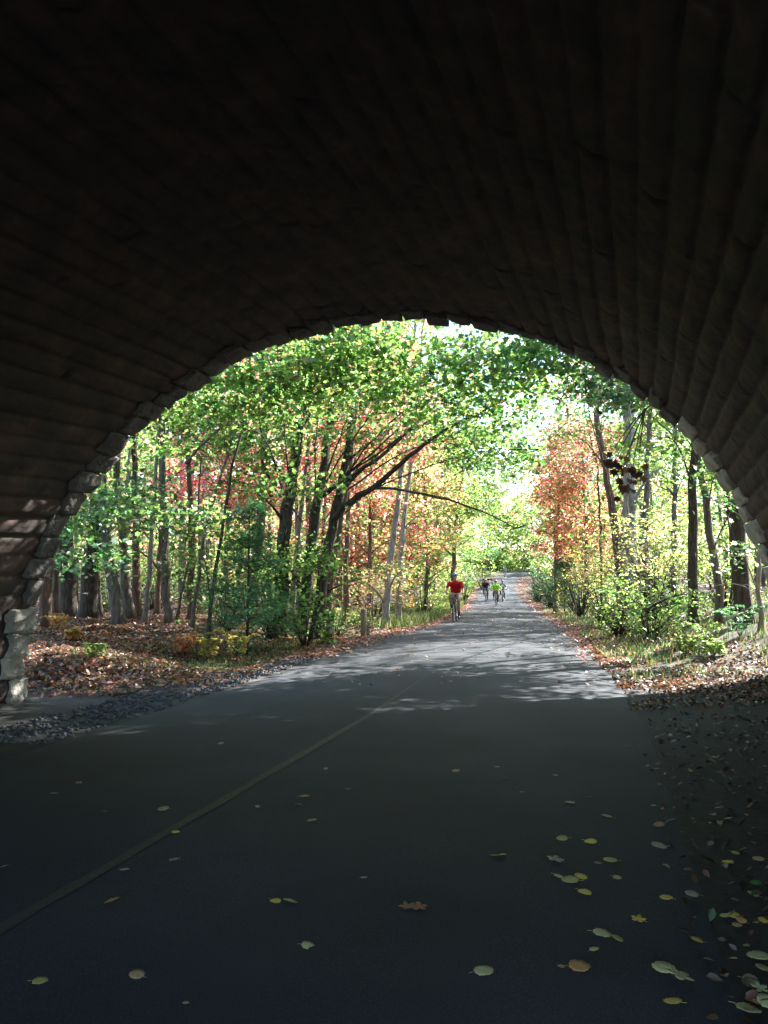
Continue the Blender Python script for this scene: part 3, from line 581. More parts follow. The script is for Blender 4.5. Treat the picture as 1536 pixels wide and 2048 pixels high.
shrub(1075, 1165, 62, 2.2, 3.2, 'dark green bush where the path bends behind the right verge', {'dark': 5, 'green': 2, 'blue': 1.5}, .16, 120)
shrub(1105, 1172, 50, 2.4, 3.6, 'dense dark green bush on the right verge below red leaves', {'dark': 5, 'green': 2, 'blue': 2}, .14, 150)
shrub(1150, 1180, 38, 2.0, 2.4, 'green and gold shrub on the right verge', {'mid': 3, 'ygreen': 2, 'gold': 1, 'orange': .6}, .12, 60)
shrub(1160, 1172, 33, 1.9, 3.2, 'orange leaved sapling above the green bushes on the right', {'orange': 5, 'gold': 3, 'ygreen': 2}, .11, 40, 'sapling', 'sapling', base=1.4, layered=True)
shrub(1205, 1180, 26, 1.9, 3.0, 'yellow and orange leaved sapling right of the orange one', {'yellow': 4, 'gold': 3, 'ygreen': 3}, .1, 50, 'sapling', 'sapling', base=1.0, layered=True)
shrub(1300, 1190, 21.5, 1.7, 3.3, 'pale yellow sapling with flat layered sprays, brightest on the right bank', gYe, .09, 70, 'sapling', 'sapling', base=1.3, layered=True)
shrub(1345, 1195, 23, 1.4, 3.0, 'creamy yellow leaved sapling behind the straight dark trunk', gYe, .09, 40, 'sapling', 'sapling', base=1.2, layered=True)
shrub(1235, 1215, 20.5, 1.5, 1.7, 'light green leafy bush below the yellow saplings', {'mid': 3, 'ygreen': 3, 'lime': 2}, .1, 60)
shrub(1300, 1212, 18.5, 1.2, 1.6, 'leafy green sapling cluster at the crest of the right bank', {'mid': 4, 'ygreen': 2, 'green': 2}, .1, 40)
shrub(1450, 1185, 20, 1.4, 2.6, 'vivid green bush glimpsed between the trunks on the right bank', {'mid': 3, 'ygreen': 4, 'lime': 1}, .1, 50)
shrub(672, 1240, 23, 1.2, .9, 'low tangled green brown bush at the foot of the forked trunk', {'green': 3, 'mid': 2, 'brown': 2}, .09, 30)
shrub(745, 1225, 28, 2.0, 2.2, 'peach and orange leaved bush behind the wooden posts', {'orange': 4, 'tan': 2, 'gold': 1, 'mid': 2}, .1, 50, base=.5, layered=True)
shrub(610, 1250, 18.5, .9, 1.5, 'broad leaved green sapling before the dark trunks', gN, .12, 26, 'sapling', 'sapling', base=.4)
shrub(450, 1235, 21, 1.3, 1.9, 'dark green undergrowth bush left of the young pine', {'green': 3, 'dark': 2, 'mid': 1}, .1, 40)
shrub(310, 1228, 27, 2.2, 2.2, 'lime green sunlit undergrowth bush far behind the left trunks', gY, .11, 60)
shrub(210, 1228, 28, 2.0, 2.4, 'yellow green undergrowth bush behind the bulging trunk', gY, .11, 50)
shrub(540, 1235, 20, 1.0, 2.2, 'dark broad leaved bush right of the young pine', {'green': 4, 'dark': 2}, .12, 36)
# ferns and low plants
def fern(px, py, label, pal, h=.55, n=9, cat='fern', dep=None):
    g_, d = G(px, py); root = empty('fern', g_, rng.uniform(0, 6), label, cat); mb = MB(); C = []; 
    for k in range(n):
        a = k * 6.283 / n + rng.normal() * .2; l = h * rng.uniform(.8, 1.2); lean = rng.uniform(.35, .8)
        for t in np.linspace(.15, 1, 12):
            z = l * math.sin(t * 1.9) * .75; r_ = lean * l * t
            for sgn in (-1, 1):
                wdt = .16 * (1 - t) + .03; C.append((r_ * math.cos(a) - sgn * wdt * math.sin(a), r_ * math.sin(a) + sgn * wdt * math.cos(a), z)); C.append((r_ * math.cos(a) - sgn * wdt * .5 * math.sin(a), r_ * math.sin(a) + sgn * wdt * .5 * math.cos(a), z))
        q = [(lean * l * t * math.cos(a), lean * l * t * math.sin(a), l * math.sin(t * 1.9) * .75) for t in np.linspace(0, 1, 6)]
        mb.tube(q, [.005, .004, .004, .003, .002, .001], 4)
    mb.build('stem', M['twig'], root); C = np.array(C)
    V, F_, cc = leaf_geo(C, .085, pick_cols(len(C), pal), 'oval', tilt=.45); newmesh('frond', V, F_, M['leaf'], root, False, cc)
fern(474, 1316, 'golden yellow fern standing brightest beside the gravel on the left bank', {'yellow': 5, 'gold': 3}, .75, 8)
fern(415, 1322, 'yellowish olive fern left of the golden one', {'ygreen': 4, 'gold': 2, 'tan': 2}, .6)
fern(370, 1312, 'rust brown fern in the middle of the leafy left bank', {'rust': 4, 'orange': 2, 'tan': 2}, .5)
fern(115, 1262, 'orange gold fern at the foot of the pinkish brown trunk', {'orange': 4, 'gold': 2, 'ygreen': 1}, .42, 7)
fern(145, 1282, 'small orange yellow fern near the left arch stones', {'orange': 3, 'gold': 2, 'ygreen': 1.5}, .32, 6)
fern(655, 1290, 'green and yellow leafy plant beside the left edge of the path', {'ygreen': 3, 'green': 3, 'yellow': 1}, .4)
fern(192, 1315, 'single vivid green tuft among the brown leaves on the left bank', {'lime': 4, 'ygreen': 2}, .28, 5)
fern(1340, 1255, 'tall feathery green weed highest on the right bank slope', {'mid': 3, 'ygreen': 2}, .7, 5)
fern(1415, 1300, 'feathery green weed in the middle of the right bank slope', {'mid': 3, 'ygreen': 2}, .6, 5)
fern(1480, 1275, 'bluish green weedy clump near the arch on the right bank', {'blue': 3, 'green': 2}, .7, 8)
fern(1375, 1310, 'yellow green low plant at the foot of the right bank', {'ygreen': 3, 'lime': 2}, .4, 7)
fern(1430, 1312, 'bright green broad plant lowest on the right bank', {'mid': 3, 'lime': 2}, .3, 7)
fern(1285, 1275, 'pale green grassy weed at the left edge of the right bank', {'mid': 3, 'pale': 1}, .45, 7)
# ---------------------------------------------------------------- far wood (one mass), leaf litter, grass
def far_wood():
    fo = Foliage(); mb = MB(); n = 0
    for i in range(5200):
        y = 34 + 130 * rng.random() ** 1.55; side = -1 if rng.random() < .62 else 1
        off = hw(y) + 2.2 + (rng.random() ** 1.25) * (18 + .5 * y)
        x = cx(y) + side * off
        if i % 9 == 0: y = rng.uniform(146, 172); x = -16 + rng.uniform(-34, 30)
        g_ = Hs(x, y); top = 5 + min(17, 3.0 * (off - 2)) if y < 150 else 14
        z = g_ + .4 + (top) * rng.random()
        v = vnoise(x * .11 + 5, y * .11, z * .12, 77) + .25 * rng.normal()
        px = 768 + FPX * (x * rt[0] + y * rt[1]) / (x * fw[0] + y * fw[1]); 
        hh = (z - g_)
        if side < 0: pal = gR if (v > -.12 and hh > 3.2 and y < 75) else gOr if (v > .25) else gY if v > -.5 else gN
        else: pal = gR if (v > .2 and hh > 3) else gYe if (v > -.05 and hh < 6) else gY if v > -.45 else gN
        fo.cluster((x, y, z), (1.8, 1.8, 1.1), 8, pal, .15 + .0024 * y, 14, .8, .45)
    for i in range(260):
        y = rng.uniform(143, 152); x = cx(y) + rng.uniform(-14, 14); fo.cluster((x, y, Hs(x, y) + rng.uniform(0, 3.2)), (1.6, 1.2, .8), 5, gN if rng.random() < .6 else gY, .36, 14, .8, .5)
    for i in range(260):
        y = 33 + 110 * rng.random() ** 1.2; side = -1 if rng.random() < .65 else 1; x = cx(y) + side * (hw(y) + 3 + rng.random() ** .9 * (14 + .35 * y)); g_ = Hs(x, y)
        lx, ly_ = rng.normal(size=2) * .5; r = rng.uniform(.05, .2)
        mb.tube([(x, y, g_ - .2), (x + lx * .4, y + ly_ * .4, g_ + 5), (x + lx, y + ly_, g_ + 12)], [r * 1.2, r * .8, r * .4], 6)
    C = np.concatenate(fo.C); c = np.concatenate(fo.c); z = np.concatenate(fo.z); k = C[:, 2] > H(C[:, 0], C[:, 1]); k &= ~((np.abs(C[:, 0] - cx(C[:, 1])) < hw(C[:, 1]) + .5) & (C[:, 2] - rz(C[:, 1]) < 4) & (C[:, 1] < 148))
    V, F_, cc = leaf_geo(C[k], z[k], c[k], 'kite', tilt=.6); V2 = np.concatenate(mb.V); nF = len(F_)
    FF = F_.tolist() + [tuple(i + len(V) for i in f) for f in mb.F]
    o = newmesh('distant_woodland', np.concatenate([V, V2]), FF, None, None, False, np.concatenate([cc, np.full((len(V2), 3), .1)]), [M['leaf'], M['bark_grey']], [0] * nF + [1] * len(mb.F))
    tag(o, 'far-off autumn wood behind the nearer trees', 'woodland', kind='stuff')
far_wood()
def litter(name, label, n, region, pal, size, tilt=.35, lift=.012, cat='leaf litter', shape='oval', m='litter'):
    C = region(n); z = H(C[:, 0], C[:, 1]) + lift + rng.random(len(C)) * lift * 2
    V, F_, cc = leaf_geo(np.column_stack([C, z]), size, pick_cols(len(C), pal, .35), shape, tilt=tilt)
    tag(newmesh(name, V, F_, M[m], None, False, cc), label, cat, kind='stuff')
def reg_left(n):
    y = rng.uniform(7.5, 34, n * 2); dl_ = .3 + 17 * rng.random(n * 2) ** 1.3; x = cx(y) - hw(y) - dl_
    k = (y > yface(x) + .15) & ((dl_ > .75 + .4 * vnoise(x, y, 0, 5)) | (rng.random(n * 2) < .15)) & (rng.random(n * 2) < np.clip(14 / y, 0, 1)) & (rng.random(n * 2) < .55 + .8 * vnoise(x * .8, y * .8, 0, 66))
    return np.column_stack([x, y])[k]
litter('leaf_litter', 'brown and rusty fallen leaves carpeting the left bank', 90000, reg_left, {'brown': 3, 'rust': 4, 'tan': 3, 'orange': 1.5, 'gold': .5, 'pale': 1, 'char': 1, 'pink': .6}, .085, .55)
def reg_right(n):
    y = rng.uniform(9.5, 34, n * 2); dr_ = -.1 + 9 * rng.random(n * 2) ** 1.1; x = cx(y) + hw(y) + dr_
    k = (y > yface(x) - 2.5) & (rng.random(n * 2) < np.clip(14 / y, 0, 1)) & (rng.random(n * 2) < .5 + .9 * vnoise(x * .8, y * .8, 0, 67)); return np.column_stack([x, y])[k]
litter('leaf_litter', 'dull brown and reddish fallen leaves strewn over the right bank', 30000, reg_right, {'brown': 5, 'rust': 2, 'tan': 2, 'pale': .7, 'red': .3, 'char': 4, 'orange': .4}, .075, .55)
def reg_edges(n):
    y = 15 + 110 * rng.random(n) ** 1.2; sd = rng.choice([-1, 1], n); x = cx(y) + sd * (hw(y) + rng.normal(size=n) * (.22 + .003 * y) + .2); return np.column_stack([x, y])
litter('leaf_drift', 'orange and pink fallen leaves drifted along both edges of the far path', 16000, reg_edges, {'orange': 4, 'pink': 2, 'rust': 3, 'tan': 2}, .1, .3, .02)
def reg_road(n):
    y = 11 + 38 * rng.random(n); x = cx(y) + hw(y) * rng.uniform(-.98, .98, n); return np.column_stack([x, y])
def road_litter():
    C = reg_road(520); q = (C[:, 0] - cx(C[:, 1])) / hw(C[:, 1]); z = rz(C[:, 1]) + .03 + .03 * (1 - q * q)
    V, F_, cc = leaf_geo(np.column_stack([C, z]), .075, pick_cols(len(C), {'orange': 3, 'yellow': 2, 'tan': 3, 'brown': 2, 'pale': 1}), 'oval', tilt=.3)
    tag(newmesh('leaf_scatter', V, F_, M['litter'], None, False, cc), 'countless small leaves sprinkled over the sunlit path beyond the arch', 'leaf litter', kind='stuff')
road_litter()
def reg_in(n):
    y = rng.uniform(2.2, 14, n * 2); x = .3 + 2.4 * rng.random(n * 2) ** .8; k = (y < yface(x) + .5) & (x < X0 + A_ - .05) & (rng.random(n * 2) < np.clip(3.2 / y, .1, 1)); return np.column_stack([x, y])[k]
litter('leaf_litter', 'dark leaves and crumbs on the dirt strip under the right side of the arch', 2600, reg_in, {'char': 4, 'brown': 3, 'tan': 1, 'pale': .5, 'dark': 1}, .055, .4)
def grass(name, label, n, reg, pal, h, cat='grass'):
    C = reg(n); n = len(C); z = H(C[:, 0], C[:, 1]) - .01; B = np.column_stack([C, z]); a = rng.uniform(0, 6.28, n); sd_ = np.column_stack([np.cos(a), np.sin(a), 0 * a]); l = (h * rng.uniform(.4, 1.2, n))[:, None]
    w = (.004 + .00035 * C[:, 1])[:, None]; ln_ = rng.normal(size=(n, 3)) * .3; ln_[:, 2] = 1
    mid = B + ln_ * l * .6 * [[.6, .6, 1]]; tip = B + ln_ * l
    V = np.stack([B - sd_ * w, B + sd_ * w, mid + sd_ * w * .8, tip, mid - sd_ * w * .8], 1).reshape(-1, 3); F_ = (np.arange(n)[:, None] * 5 + np.arange(5)[None])
    tag(newmesh(name, V, F_, M['grass'], None, False, np.repeat(pick_cols(n, pal), 5, 0)), label, cat, kind='stuff')
def rg1(n):
    y = rng.uniform(12.5, 46, n * 2); d_ = .15 + 5.5 * rng.random(n * 2) ** 1.1; x = cx(y) + hw(y) + d_; k = (y > yface(x) + .3) & (rng.random(n * 2) < .5 + .8 * vnoise(x * .9, y * .9, 0, 71)); return np.column_stack([x, y])[k]
grass('bank_grass', 'thin grey green grass and weeds on the right bank', 15000, rg1, {'green': 3, 'mid': 1.5, 'pale': 2, 'blue': 3, 'tan': 2}, .15)
def rg2(n):
    y = 25 + 75 * rng.random(n) ** 1.1; d_ = .3 + 3.6 * rng.random(n); x = cx(y) - hw(y) - d_; return np.column_stack([x, y])
grass('verge_grass', 'sunlit pale green grass verge along the left side of the far path', 26000, rg2, {'ygreen': 3, 'lime': 3, 'pale': 2, 'mid': 2}, .38)
def rg3(n):
    y = rng.uniform(11, 24, n * 2); x = cx(y) - hw(y) - (1.0 + 2.4 * rng.random(n * 2)); k = (y > yface(x) + .6) & (vnoise(x * .7, y * .7, 0, 73) > .12); return np.column_stack([x, y])[k]
grass('verge_grass', 'short green grass patches between the gravel and the leafy left bank', 4500, rg3, {'green': 4, 'dark': 2, 'tan': 1}, .09)
def stones():
    n = 2600; y = rng.uniform(6.5, 20, n); x = cx(y) - hw(y) - (.02 + .8 * rng.random(n) * np.clip((24 - y) / 10, .3, 1.3)); z = H(x, y); mb = MB(); T = MB().ell((0, 0, 0), (1, 1, .6), 3, 5); TV = T.V[0]; nf = T.F
    s = rng.uniform(.012, .035, n); V = np.concatenate([TV * s[i] * (1 + .25 * rng.normal(size=(len(TV), 1))) + [x[i], y[i], z[i] + s[i] * .3] for i in range(n)]); FF = [tuple(j + i * len(TV) for j in f) for i in range(n) for f in nf]
    mgr = noisy('gravel_stone', [(.3, (.06, .06, .063)), (.7, (.17, .17, .175))], 12, .85, .4, 40); tag(newmesh('gravel', V, FF, mgr, None, False), 'loose grey gravel along the left edge of the path', 'gravel', kind='stuff')
stones()
# ---------------------------------------------------------------- posts, bench, branches
M['post'] = noisy('weathered_wood', [(.3, (.2, .15, .1)), (.6, (.38, .29, .2)), (.75, (.46, .38, .28))], 5, .85, .6, 16, (8, 8, 1.2))
def post(px, py, dep, h, r, label, tilt=0):
    b_ = P(px, py, dep); b_[2] = Hs(b_[0], b_[1]); o = MB()
    o.tube([(0, 0, -.2), (0, 0, h * .5), (tilt, 0, h - .04), (tilt, 0, h - .01), (tilt, 0, h)], [r, r * .97, r, r * .93, r * .6], 14, wob=.08)
    q = o.build('wooden_post', M['post'], None); q.location = b_; tag(q, label, 'post', 'wooden posts beside the path')
post(727, 1252, 21.8, .82, .085, 'tall weathered round wooden post at the left edge of the path')
post(736, 1250, 22.6, .42, .065, 'short wooden stub post beside the tall post', .02)
bp_ = P(976, 1168, 92); bz_ = Hs(bp_[0], bp_[1]); bn = empty('bench', (bp_[0], bp_[1], bz_), YAW, 'dark low bench or rail seen far off above the head of the cyclist in black', 'bench')
o = MB(); o.box((0, .18, .82), (1.15, .04, .2), .01); o.build('backrest', M['bark_dark'], bn); o = MB(); o.box((0, 0, .45), (1.15, .36, .05), .01); o.build('seat', M['bark_dark'], bn)
for sx in (-.5, .5):
    o = MB(); o.box((sx, .16, .45), (.06, .06, .9), .01); o.build('leg', M['bark_dark'], bn); o = MB(); o.box((sx, -.14, .21), (.06, .06, .42), .01); o.build('leg', M['bark_dark'], bn)
def branch(pts, dep, r, label, m='twig', side=6):
    q = []
    for (px, py), d in zip(pts, dep):
        p = P(px, py, d); p[2] = max(p[2], Hs(p[0], p[1]) + r); q.append(p)
    q = spline(q, .12); o0 = q[0].copy(); mb = MB(); t = np.linspace(1, .35, len(q)); mb.tube(q - o0, r * t, 7, wob=.2)
    for _ in range(side):
        i = rng.integers(2, len(q)); e = q[i] + rng.normal(size=3) * np.array([.2, .2, .12]) + [0, 0, .12]; bough(mb, q[i] - o0, e - o0, r * .4, .003, 0, .05, 4)
    o = mb.build('fallen_branch', M[m], None); o.location = o0; tag(o, label, 'branch', 'dead branches lying on the banks')
branch([(1290, 1222), (1320, 1203), (1350, 1190), (1378, 1188)], [17.5, 17.5, 17.6, 17.8], .035, 'dark crooked branch slanting up to the foot of the straight dark trunk', side=4)
branch([(1448, 1240), (1470, 1231), (1495, 1222)], [14.6, 14.8, 15.0], .03, 'pale grey broken branch lying on the right bank', 'bark_pale', 1)
branch([(1430, 1172), (1460, 1165), (1490, 1172), (1500, 1180)], [15.5, 15.5, 15.3, 15], .01, 'thin bowed pale twig in front of the very broad trunk', 'bark_pale', 2)
branch([(1235, 1360), (1262, 1362), (1290, 1370)], [13.2, 12.8, 12.4], .012, 'thin dead stick lying beside the right edge of the path', 'bark_pale', 2)
branch([(225, 1402), (250, 1398), (268, 1396)], [10.6, 10.7, 10.8], .03, 'short dark stick at the gravel edge under the leafy left bank', 'bark_dark', 1)
branch([(430, 1262), (520, 1268), (600, 1262), (640, 1258)], [18.6, 18.4, 18.8, 19], .02, 'long thin dead stick lying before the young pine', 'bark_grey', 6)
# withered dark leaves hanging in front of the pale trunks on the right
def hanging():
    q0 = P(1290, 820, 13.6); root = empty('hanging_twig', q0, 0, 'drooping twig with a bunch of withered dark brown leaves before the pale forked trunk', 'twig')
    mb = MB(); C = []; N_ = []
    tips = [P(1228, 928, 13.2), P(1252, 935, 13.3), P(1238, 968, 13.2), P(1262, 960, 13.4), P(1275, 950, 13.4), P(1213, 925, 13.3)]
    for t in tips:
        p = bough(mb, np.zeros(3), t - q0, .014, .005, .1, .05, 5)
        for k in range(6): C.append(t - q0 + rng.normal(size=3) * np.array([.08, .08, .09]) - [0, 0, .05])
    bough(mb, P(1386, 790, 18.6) - q0, np.zeros(3), .03, .014, .2, .12, 6)
    mb.build('stem', M['twig'], root)
    C = np.array(C); V, F_, cc = leaf_geo(C, .155, pick_cols(len(C), {'brown': 3, 'char': 2, 'rust': 1}), 'maple', nrm=np.array([.1, -.9, .2]), tilt=.5)
    for k in range(len(C)): newmesh('withered_leaf', V[k * 12:k * 12 + 12], F_[:2], M['litter'], root, False, cc[k * 12:k * 12 + 12])
hanging()
# ---------------------------------------------------------------- bicycles
M['rubber'] = plain('rubber', (.015, .015, .016), .8); M['steel'] = plain('steel', (.45, .45, .47), .3, 1.0); M['black'] = plain('black_plastic', (.02, .02, .022), .45)
M['frame_dark'] = plain('frame_paint_black', (.025, .027, .035), .3); M['frame_grey'] = plain('frame_paint_grey', (.25, .27, .3), .3); M['frame_blue'] = plain('frame_paint_blue', (.05, .09, .2), .3)
M['wicker'] = noisy('wicker', [(.3, (.16, .08, .035)), (.6, (.36, .21, .11)), (.75, (.42, .27, .16))], 30, .7, .9, 60, (1, 1, 2.5))
def bicycle(loc, rotz, label, paint, basket=False, mirror=False, crank=-.3):
    root = empty('bicycle', loc, rotz, label, 'bicycle')
    def ring(mb, c, r, t, n=40, s=8):
        V = []; F_ = []
        for i in range(n):
            a = 2 * math.pi * i / n
            for j in range(s):
                b_ = 2 * math.pi * j / s; rr = r + t * math.cos(b_); V.append((c[0] + rr * math.cos(a), t * math.sin(b_), c[2] + rr * math.sin(a)))
        for i in range(n):
            for j in range(s): F_.append((i * s + j, i * s + (j + 1) % s, ((i + 1) % n) * s + (j + 1) % s, ((i + 1) % n) * s + j))
        mb.add(V, F_)
    for wx in (-.46, .60):
        wmb = MB(); wmb.tube([(wx, -.05, .345), (wx, .05, .345)], .025, 10)
        for i in range(18):
            a = 2 * math.pi * i / 18; wmb.tube([(wx, .03 * (-1) ** i, .345), (wx + .305 * math.cos(a), 0, .345 + .305 * math.sin(a))], .0016, 4)
        w = wmb.build('wheel', M['steel'], root); t = MB(); ring(t, (wx, 0, .345), .325, .021); t.build('tyre', M['rubber'], w); t = MB(); ring(t, (wx, 0, .345), .302, .011); t.build('rim', M['steel'], w)
    bb = np.array([0, 0, .29]); st = np.array([-.19, 0, .86]); hb = np.array([.42, 0, .72]); ht = np.array([.38, 0, .9]); ra = np.array([-.46, 0, .345]); fa = np.array([.60, 0, .345])
    f = MB(); f.tube([bb, st], .016); f.tube([bb, hb], .019); f.tube([st + [.02, 0, -.06], ht], .016); f.tube([hb, ht], .02)
    for s in (-1, 1):
        q = np.array([0, .055 * s, 0]); f.tube([bb + q * .6, ra + q], .009); f.tube([st + q * .3, ra + q], .008); f.tube([hb + q * .6, hb + [.03, .05 * s, -.05], fa + q], [.014, .014, .01])
    f.build('frame', paint, root)
    f = MB(); f.tube([st, st + [-.02, 0, .1]], .013); f.build('seat_post', M['steel'], root)
    f = MB(); f.ell((-.26, 0, .98), (.12, .085, .035)); f.ell((-.12, 0, .985), (.13, .035, .028)); f.build('saddle', M['black'], root)
    f = MB(); f.tube([ht, (.37, 0, 1.03), (.39, 0, 1.06)], .015); f.tube([(.3, -.31, 1.08), (.37, -.2, 1.075), (.4, -.08, 1.06), (.4, .08, 1.06), (.37, .2, 1.075), (.3, .31, 1.08)], .012); h = f.build('handlebar', M['steel'], root)
    for s in (-1, 1):
        f = MB(); f.tube([(.26, .335 * s, 1.08), (.33, .26 * s, 1.078)], .019); f.build('grip', M['black'], h)
        f = MB(); f.tube([(.36, .19 * s, 1.06), (.41, .24 * s, 1.03), (.4, .31 * s, 1.03)], .006, 5); f.build('brake_lever', M['black'], h)
    if mirror: f = MB(); f.tube([(.28, .33, 1.08), (.3, .45, 1.0)], .006, 5); f.ell((.3, .48, .97), (.02, .065, .045)); f.build('mirror', M['black'], h)
    f = MB(); f.tube([(0, -.06, .29), (0, .06, .29)], .022); c = MB(); ring(c, (0, 0, .29), .085, .006, 24, 5); f.add(c.V[0] + [0, -.05, 0], c.F)
    ca, sa = math.cos(crank), math.sin(crank)
    for s in (-1, 1): f.tube([(0, .07 * s, .29), (-s * .17 * sa * -1 * -1 if False else s * .17 * ca * .35, .085 * s, .29 - s * .16)], .01, 6)
    cr = f.build('crank', M['steel'], root)
    for s in (-1, 1): f = MB(); f.box((s * .17 * ca * .35, .14 * s, .29 - s * .16), (.09, .09, .022), .005); f.build('pedal', M['black'], cr)
    if basket:
        f = MB(); n = 22
        for (a0, a1) in ((0, 1),):
            V = []; F_ = []
            for z, sc in ((.82, .8), (.88, .86), (.94, .92), (1.0, .97), (1.06, 1.0), (1.075, 1.05), (1.06, .94), (.84, .76)):
                for i in range(n):
                    a = 2 * math.pi * i / n; cx_, sy = math.cos(a), math.sin(a); e = (abs(cx_) ** 4 + abs(sy) ** 4) ** -.25; V.append((.56 + .12 * sc * cx_ * e, .19 * sc * sy * e, z))
            for r_ in range(7):
                for i in range(n): k = (i + 1) % n; F_.append((r_ * n + i, r_ * n + k, r_ * n + n + k, r_ * n + n + i))
            F_.append(tuple(range(n))[::-1]); F_.append(tuple(7 * n + i for i in range(n))); f.add(V, F_)
        f.build('basket', M['wicker'], root)
    return root
# ---------------------------------------------------------------- cyclists
M['skin'] = plain('skin', (.42, .22, .15), .55)
def cloth(name, c, rough=.85): return plain(name, c, rough, spec=.2)
def remesh(o, v):
    m = o.modifiers.new('Remesh', 'REMESH'); m.mode = 'VOXEL'; m.voxel_size = v; m.use_smooth_shade = True
    s = o.modifiers.new('Smooth', 'SMOOTH'); s.factor = .5; s.iterations = 3
def cyclist(loc, rotz, label, top, legs, helmet, sleeves='short', shorts=True, vox=.012, glove=None, scale=1.0, shoe=None, hair=None, wide=1.0, vest=None, elbow=.33):
    root = empty('person', loc, rotz, label, 'person'); root.scale = (scale,) * 3; A = np.array
    pel, wai, che, nk, hd = A([-.24, 0, 1.07]), A([-.17, 0, 1.22]), A([-.06, 0, 1.42]), A([-.01, 0, 1.56]), A([.04, 0, 1.73])
    w = wide; b_ = MB(); tor = MB(); pants = MB(); slv = MB()
    def torso(mb, g, stop=False):
        # stacked elliptical sections
        sec = [(pel + [0, 0, -.06], .13, .165), (pel + [0, 0, .02], .135, .175), (wai, .12 * w, .16 * w), (wai + [.05, 0, .1], .125 * w, .17 * w), (che, .125 * w, .19 * w), (che + [.02, 0, .07], .105 * w, .19 * w), (nk + [-.02, 0, -.05], .075, .12), (nk + [0, 0, .0], .055, .06)]
        V = []; n = 18
        for c, rx_, ry_ in sec:
            for j in range(n):
                a = 2 * math.pi * j / n; V.append((c[0] + (rx_ + g) * math.cos(a), (ry_ + g) * math.sin(a), c[2]))
        F_ = [(i * n + j, i * n + (j + 1) % n, i * n + n + (j + 1) % n, i * n + n + j) for i in range(len(sec) - 1) for j in range(n)]; F_ += [tuple(range(n))[::-1], tuple((len(sec) - 1) * n + j for j in range(n))]; mb.add(V, F_)
    torso(b_, 0); torso(tor, .016)
    b_.limb([nk + [-.01, 0, -.04], nk + [.015, 0, .06]], [.056, .052]); b_.ell(hd, (.095, .076, .118)); b_.ell(hd + [.035, 0, -.06], (.06, .055, .06))
    b_.limb([hd + [.09, 0, .015], hd + [.118, 0, -.022]], [.01, .016], 6)                                  # nose
    b_.ell(hd + [.083, 0, -.068], (.018, .028, .009)); b_.ell(hd + [.075, 0, -.1], (.025, .028, .02))        # mouth, chin
    b_.ell(hd + [.08, 0, .035], (.018, .055, .012))                                                        # brow
    for s in (-1, 1):
        b_.ell(hd + [-.005, .078 * s, -.01], (.02, .012, .032)); b_.ell(hd + [.06, .045 * s, -.04], (.025, .02, .02))
        sh, el, wr = A([-.03, .185 * s * w, 1.465]), A([.1, elbow * s, 1.24]), A([.255, .315 * s, 1.115])
        b_.limb([sh, (sh + el) / 2, el, (el + wr) / 2 + [0, 0, .0], wr], [.056, .048, .041, .037, .027])
        hand = wr + [.045, -.01 * s, -.005]; b_.ell(hand, (.045, .04, .02))
        for k in range(4):
            y = .33 * s - .022 * s * k; l = (.9, 1, .95, .8)[3 - k]
            b_.limb([A([.29, y, 1.108]), A([.325, y, 1.108]), A([.35 * l + .35 * (1 - l), y, 1.09]), A([.345, y, 1.066]), A([.322, y, 1.058])], [.010, .0095, .009, .0085, .008], 6)
        b_.limb([A([.27, .255 * s + .02 * s, 1.1]), A([.295, .248 * s, 1.085]), A([.32, .245 * s, 1.07])], [.012, .011, .009], 6)
        hp = pel + [.02, .09 * s, -.02]
        if s > 0: kn, an, to = A([.2, .15, .74]), A([.01, .135, .27]), A([.16, .15, .16])
        else: kn, an, to = A([.27, -.17, .92]), A([.0, -.145, .55]), A([.12, -.15, .475])
        b_.limb([hp, (hp + kn) / 2 + [0, 0, .01], kn, kn * .65 + an * .35 + [-.015, 0, 0], an], [.09, .076, .055, .054, .036]); b_.limb([an + [-.03, 0, -.05], to], [.036, .03])
        if sleeves == 'short': slv.limb([sh + [-.01, 0, .005], (sh + el) / 2, sh * .25 + el * .75], [.07, .066, .062])
        else: slv.limb([sh, (sh + el) / 2, el, (el + wr) / 2, wr * .95 + el * .05], [.075, .066, .06, .054, .045])
        if shorts: pants.limb([hp, (hp + kn) / 2 + [0, 0, .01], hp * .1 + kn * .9], [.107, .099, .085])
        else: pants.limb([hp, (hp + kn) / 2 + [0, 0, .01], kn, kn * .6 + an * .4 + [-.015, 0, 0], an + [0, 0, .03]], [.105, .092, .07, .066, .05])
        f = MB(); f.limb([an + [-.05, 0, -.065], an * .5 + to * .5 + [0, 0, -.02], to + [.02, 0, -.01]], [.043, .042, .036]); f.box((an[0] * .5 + to[0] * .5 - .02, an[1], to[2] - .03 if s > 0 else to[2] - .02), (.2, .075, .02), .008)
        q = f.build('shoe', shoe or M['black'], root); remesh(q, max(.012, vox))
        if shorts: f = MB(); f.limb([an + [0, 0, -.02], an + (kn - an) * .28], [.042, .046]); q = f.build('sock', glove or M['black'], root)
    body = b_.build('body', M['skin'], root); remesh(body, vox)
    pants.add(*(lambda m_: (m_.V[0], m_.F))(MB().ell(pel + [0, 0, -.02], (.15, .185, .12))))
    tor.add(slv.V[0], [f for f in slv.F if max(f) < len(slv.V[0])]); tor.add(slv.V[1], [tuple(i - len(slv.V[0]) for i in f) for f in slv.F if min(f) >= len(slv.V[0])])
    q = tor.build('shirt', top, root); remesh(q, max(.012, vox)); q = pants.build('shorts' if shorts else 'trousers', legs, root); remesh(q, max(.012, vox))
    if vest: f = MB(); f.ell(che + [.055, 0, -.07], (.11, .13, .19)); q = f.build('bib', vest, root)
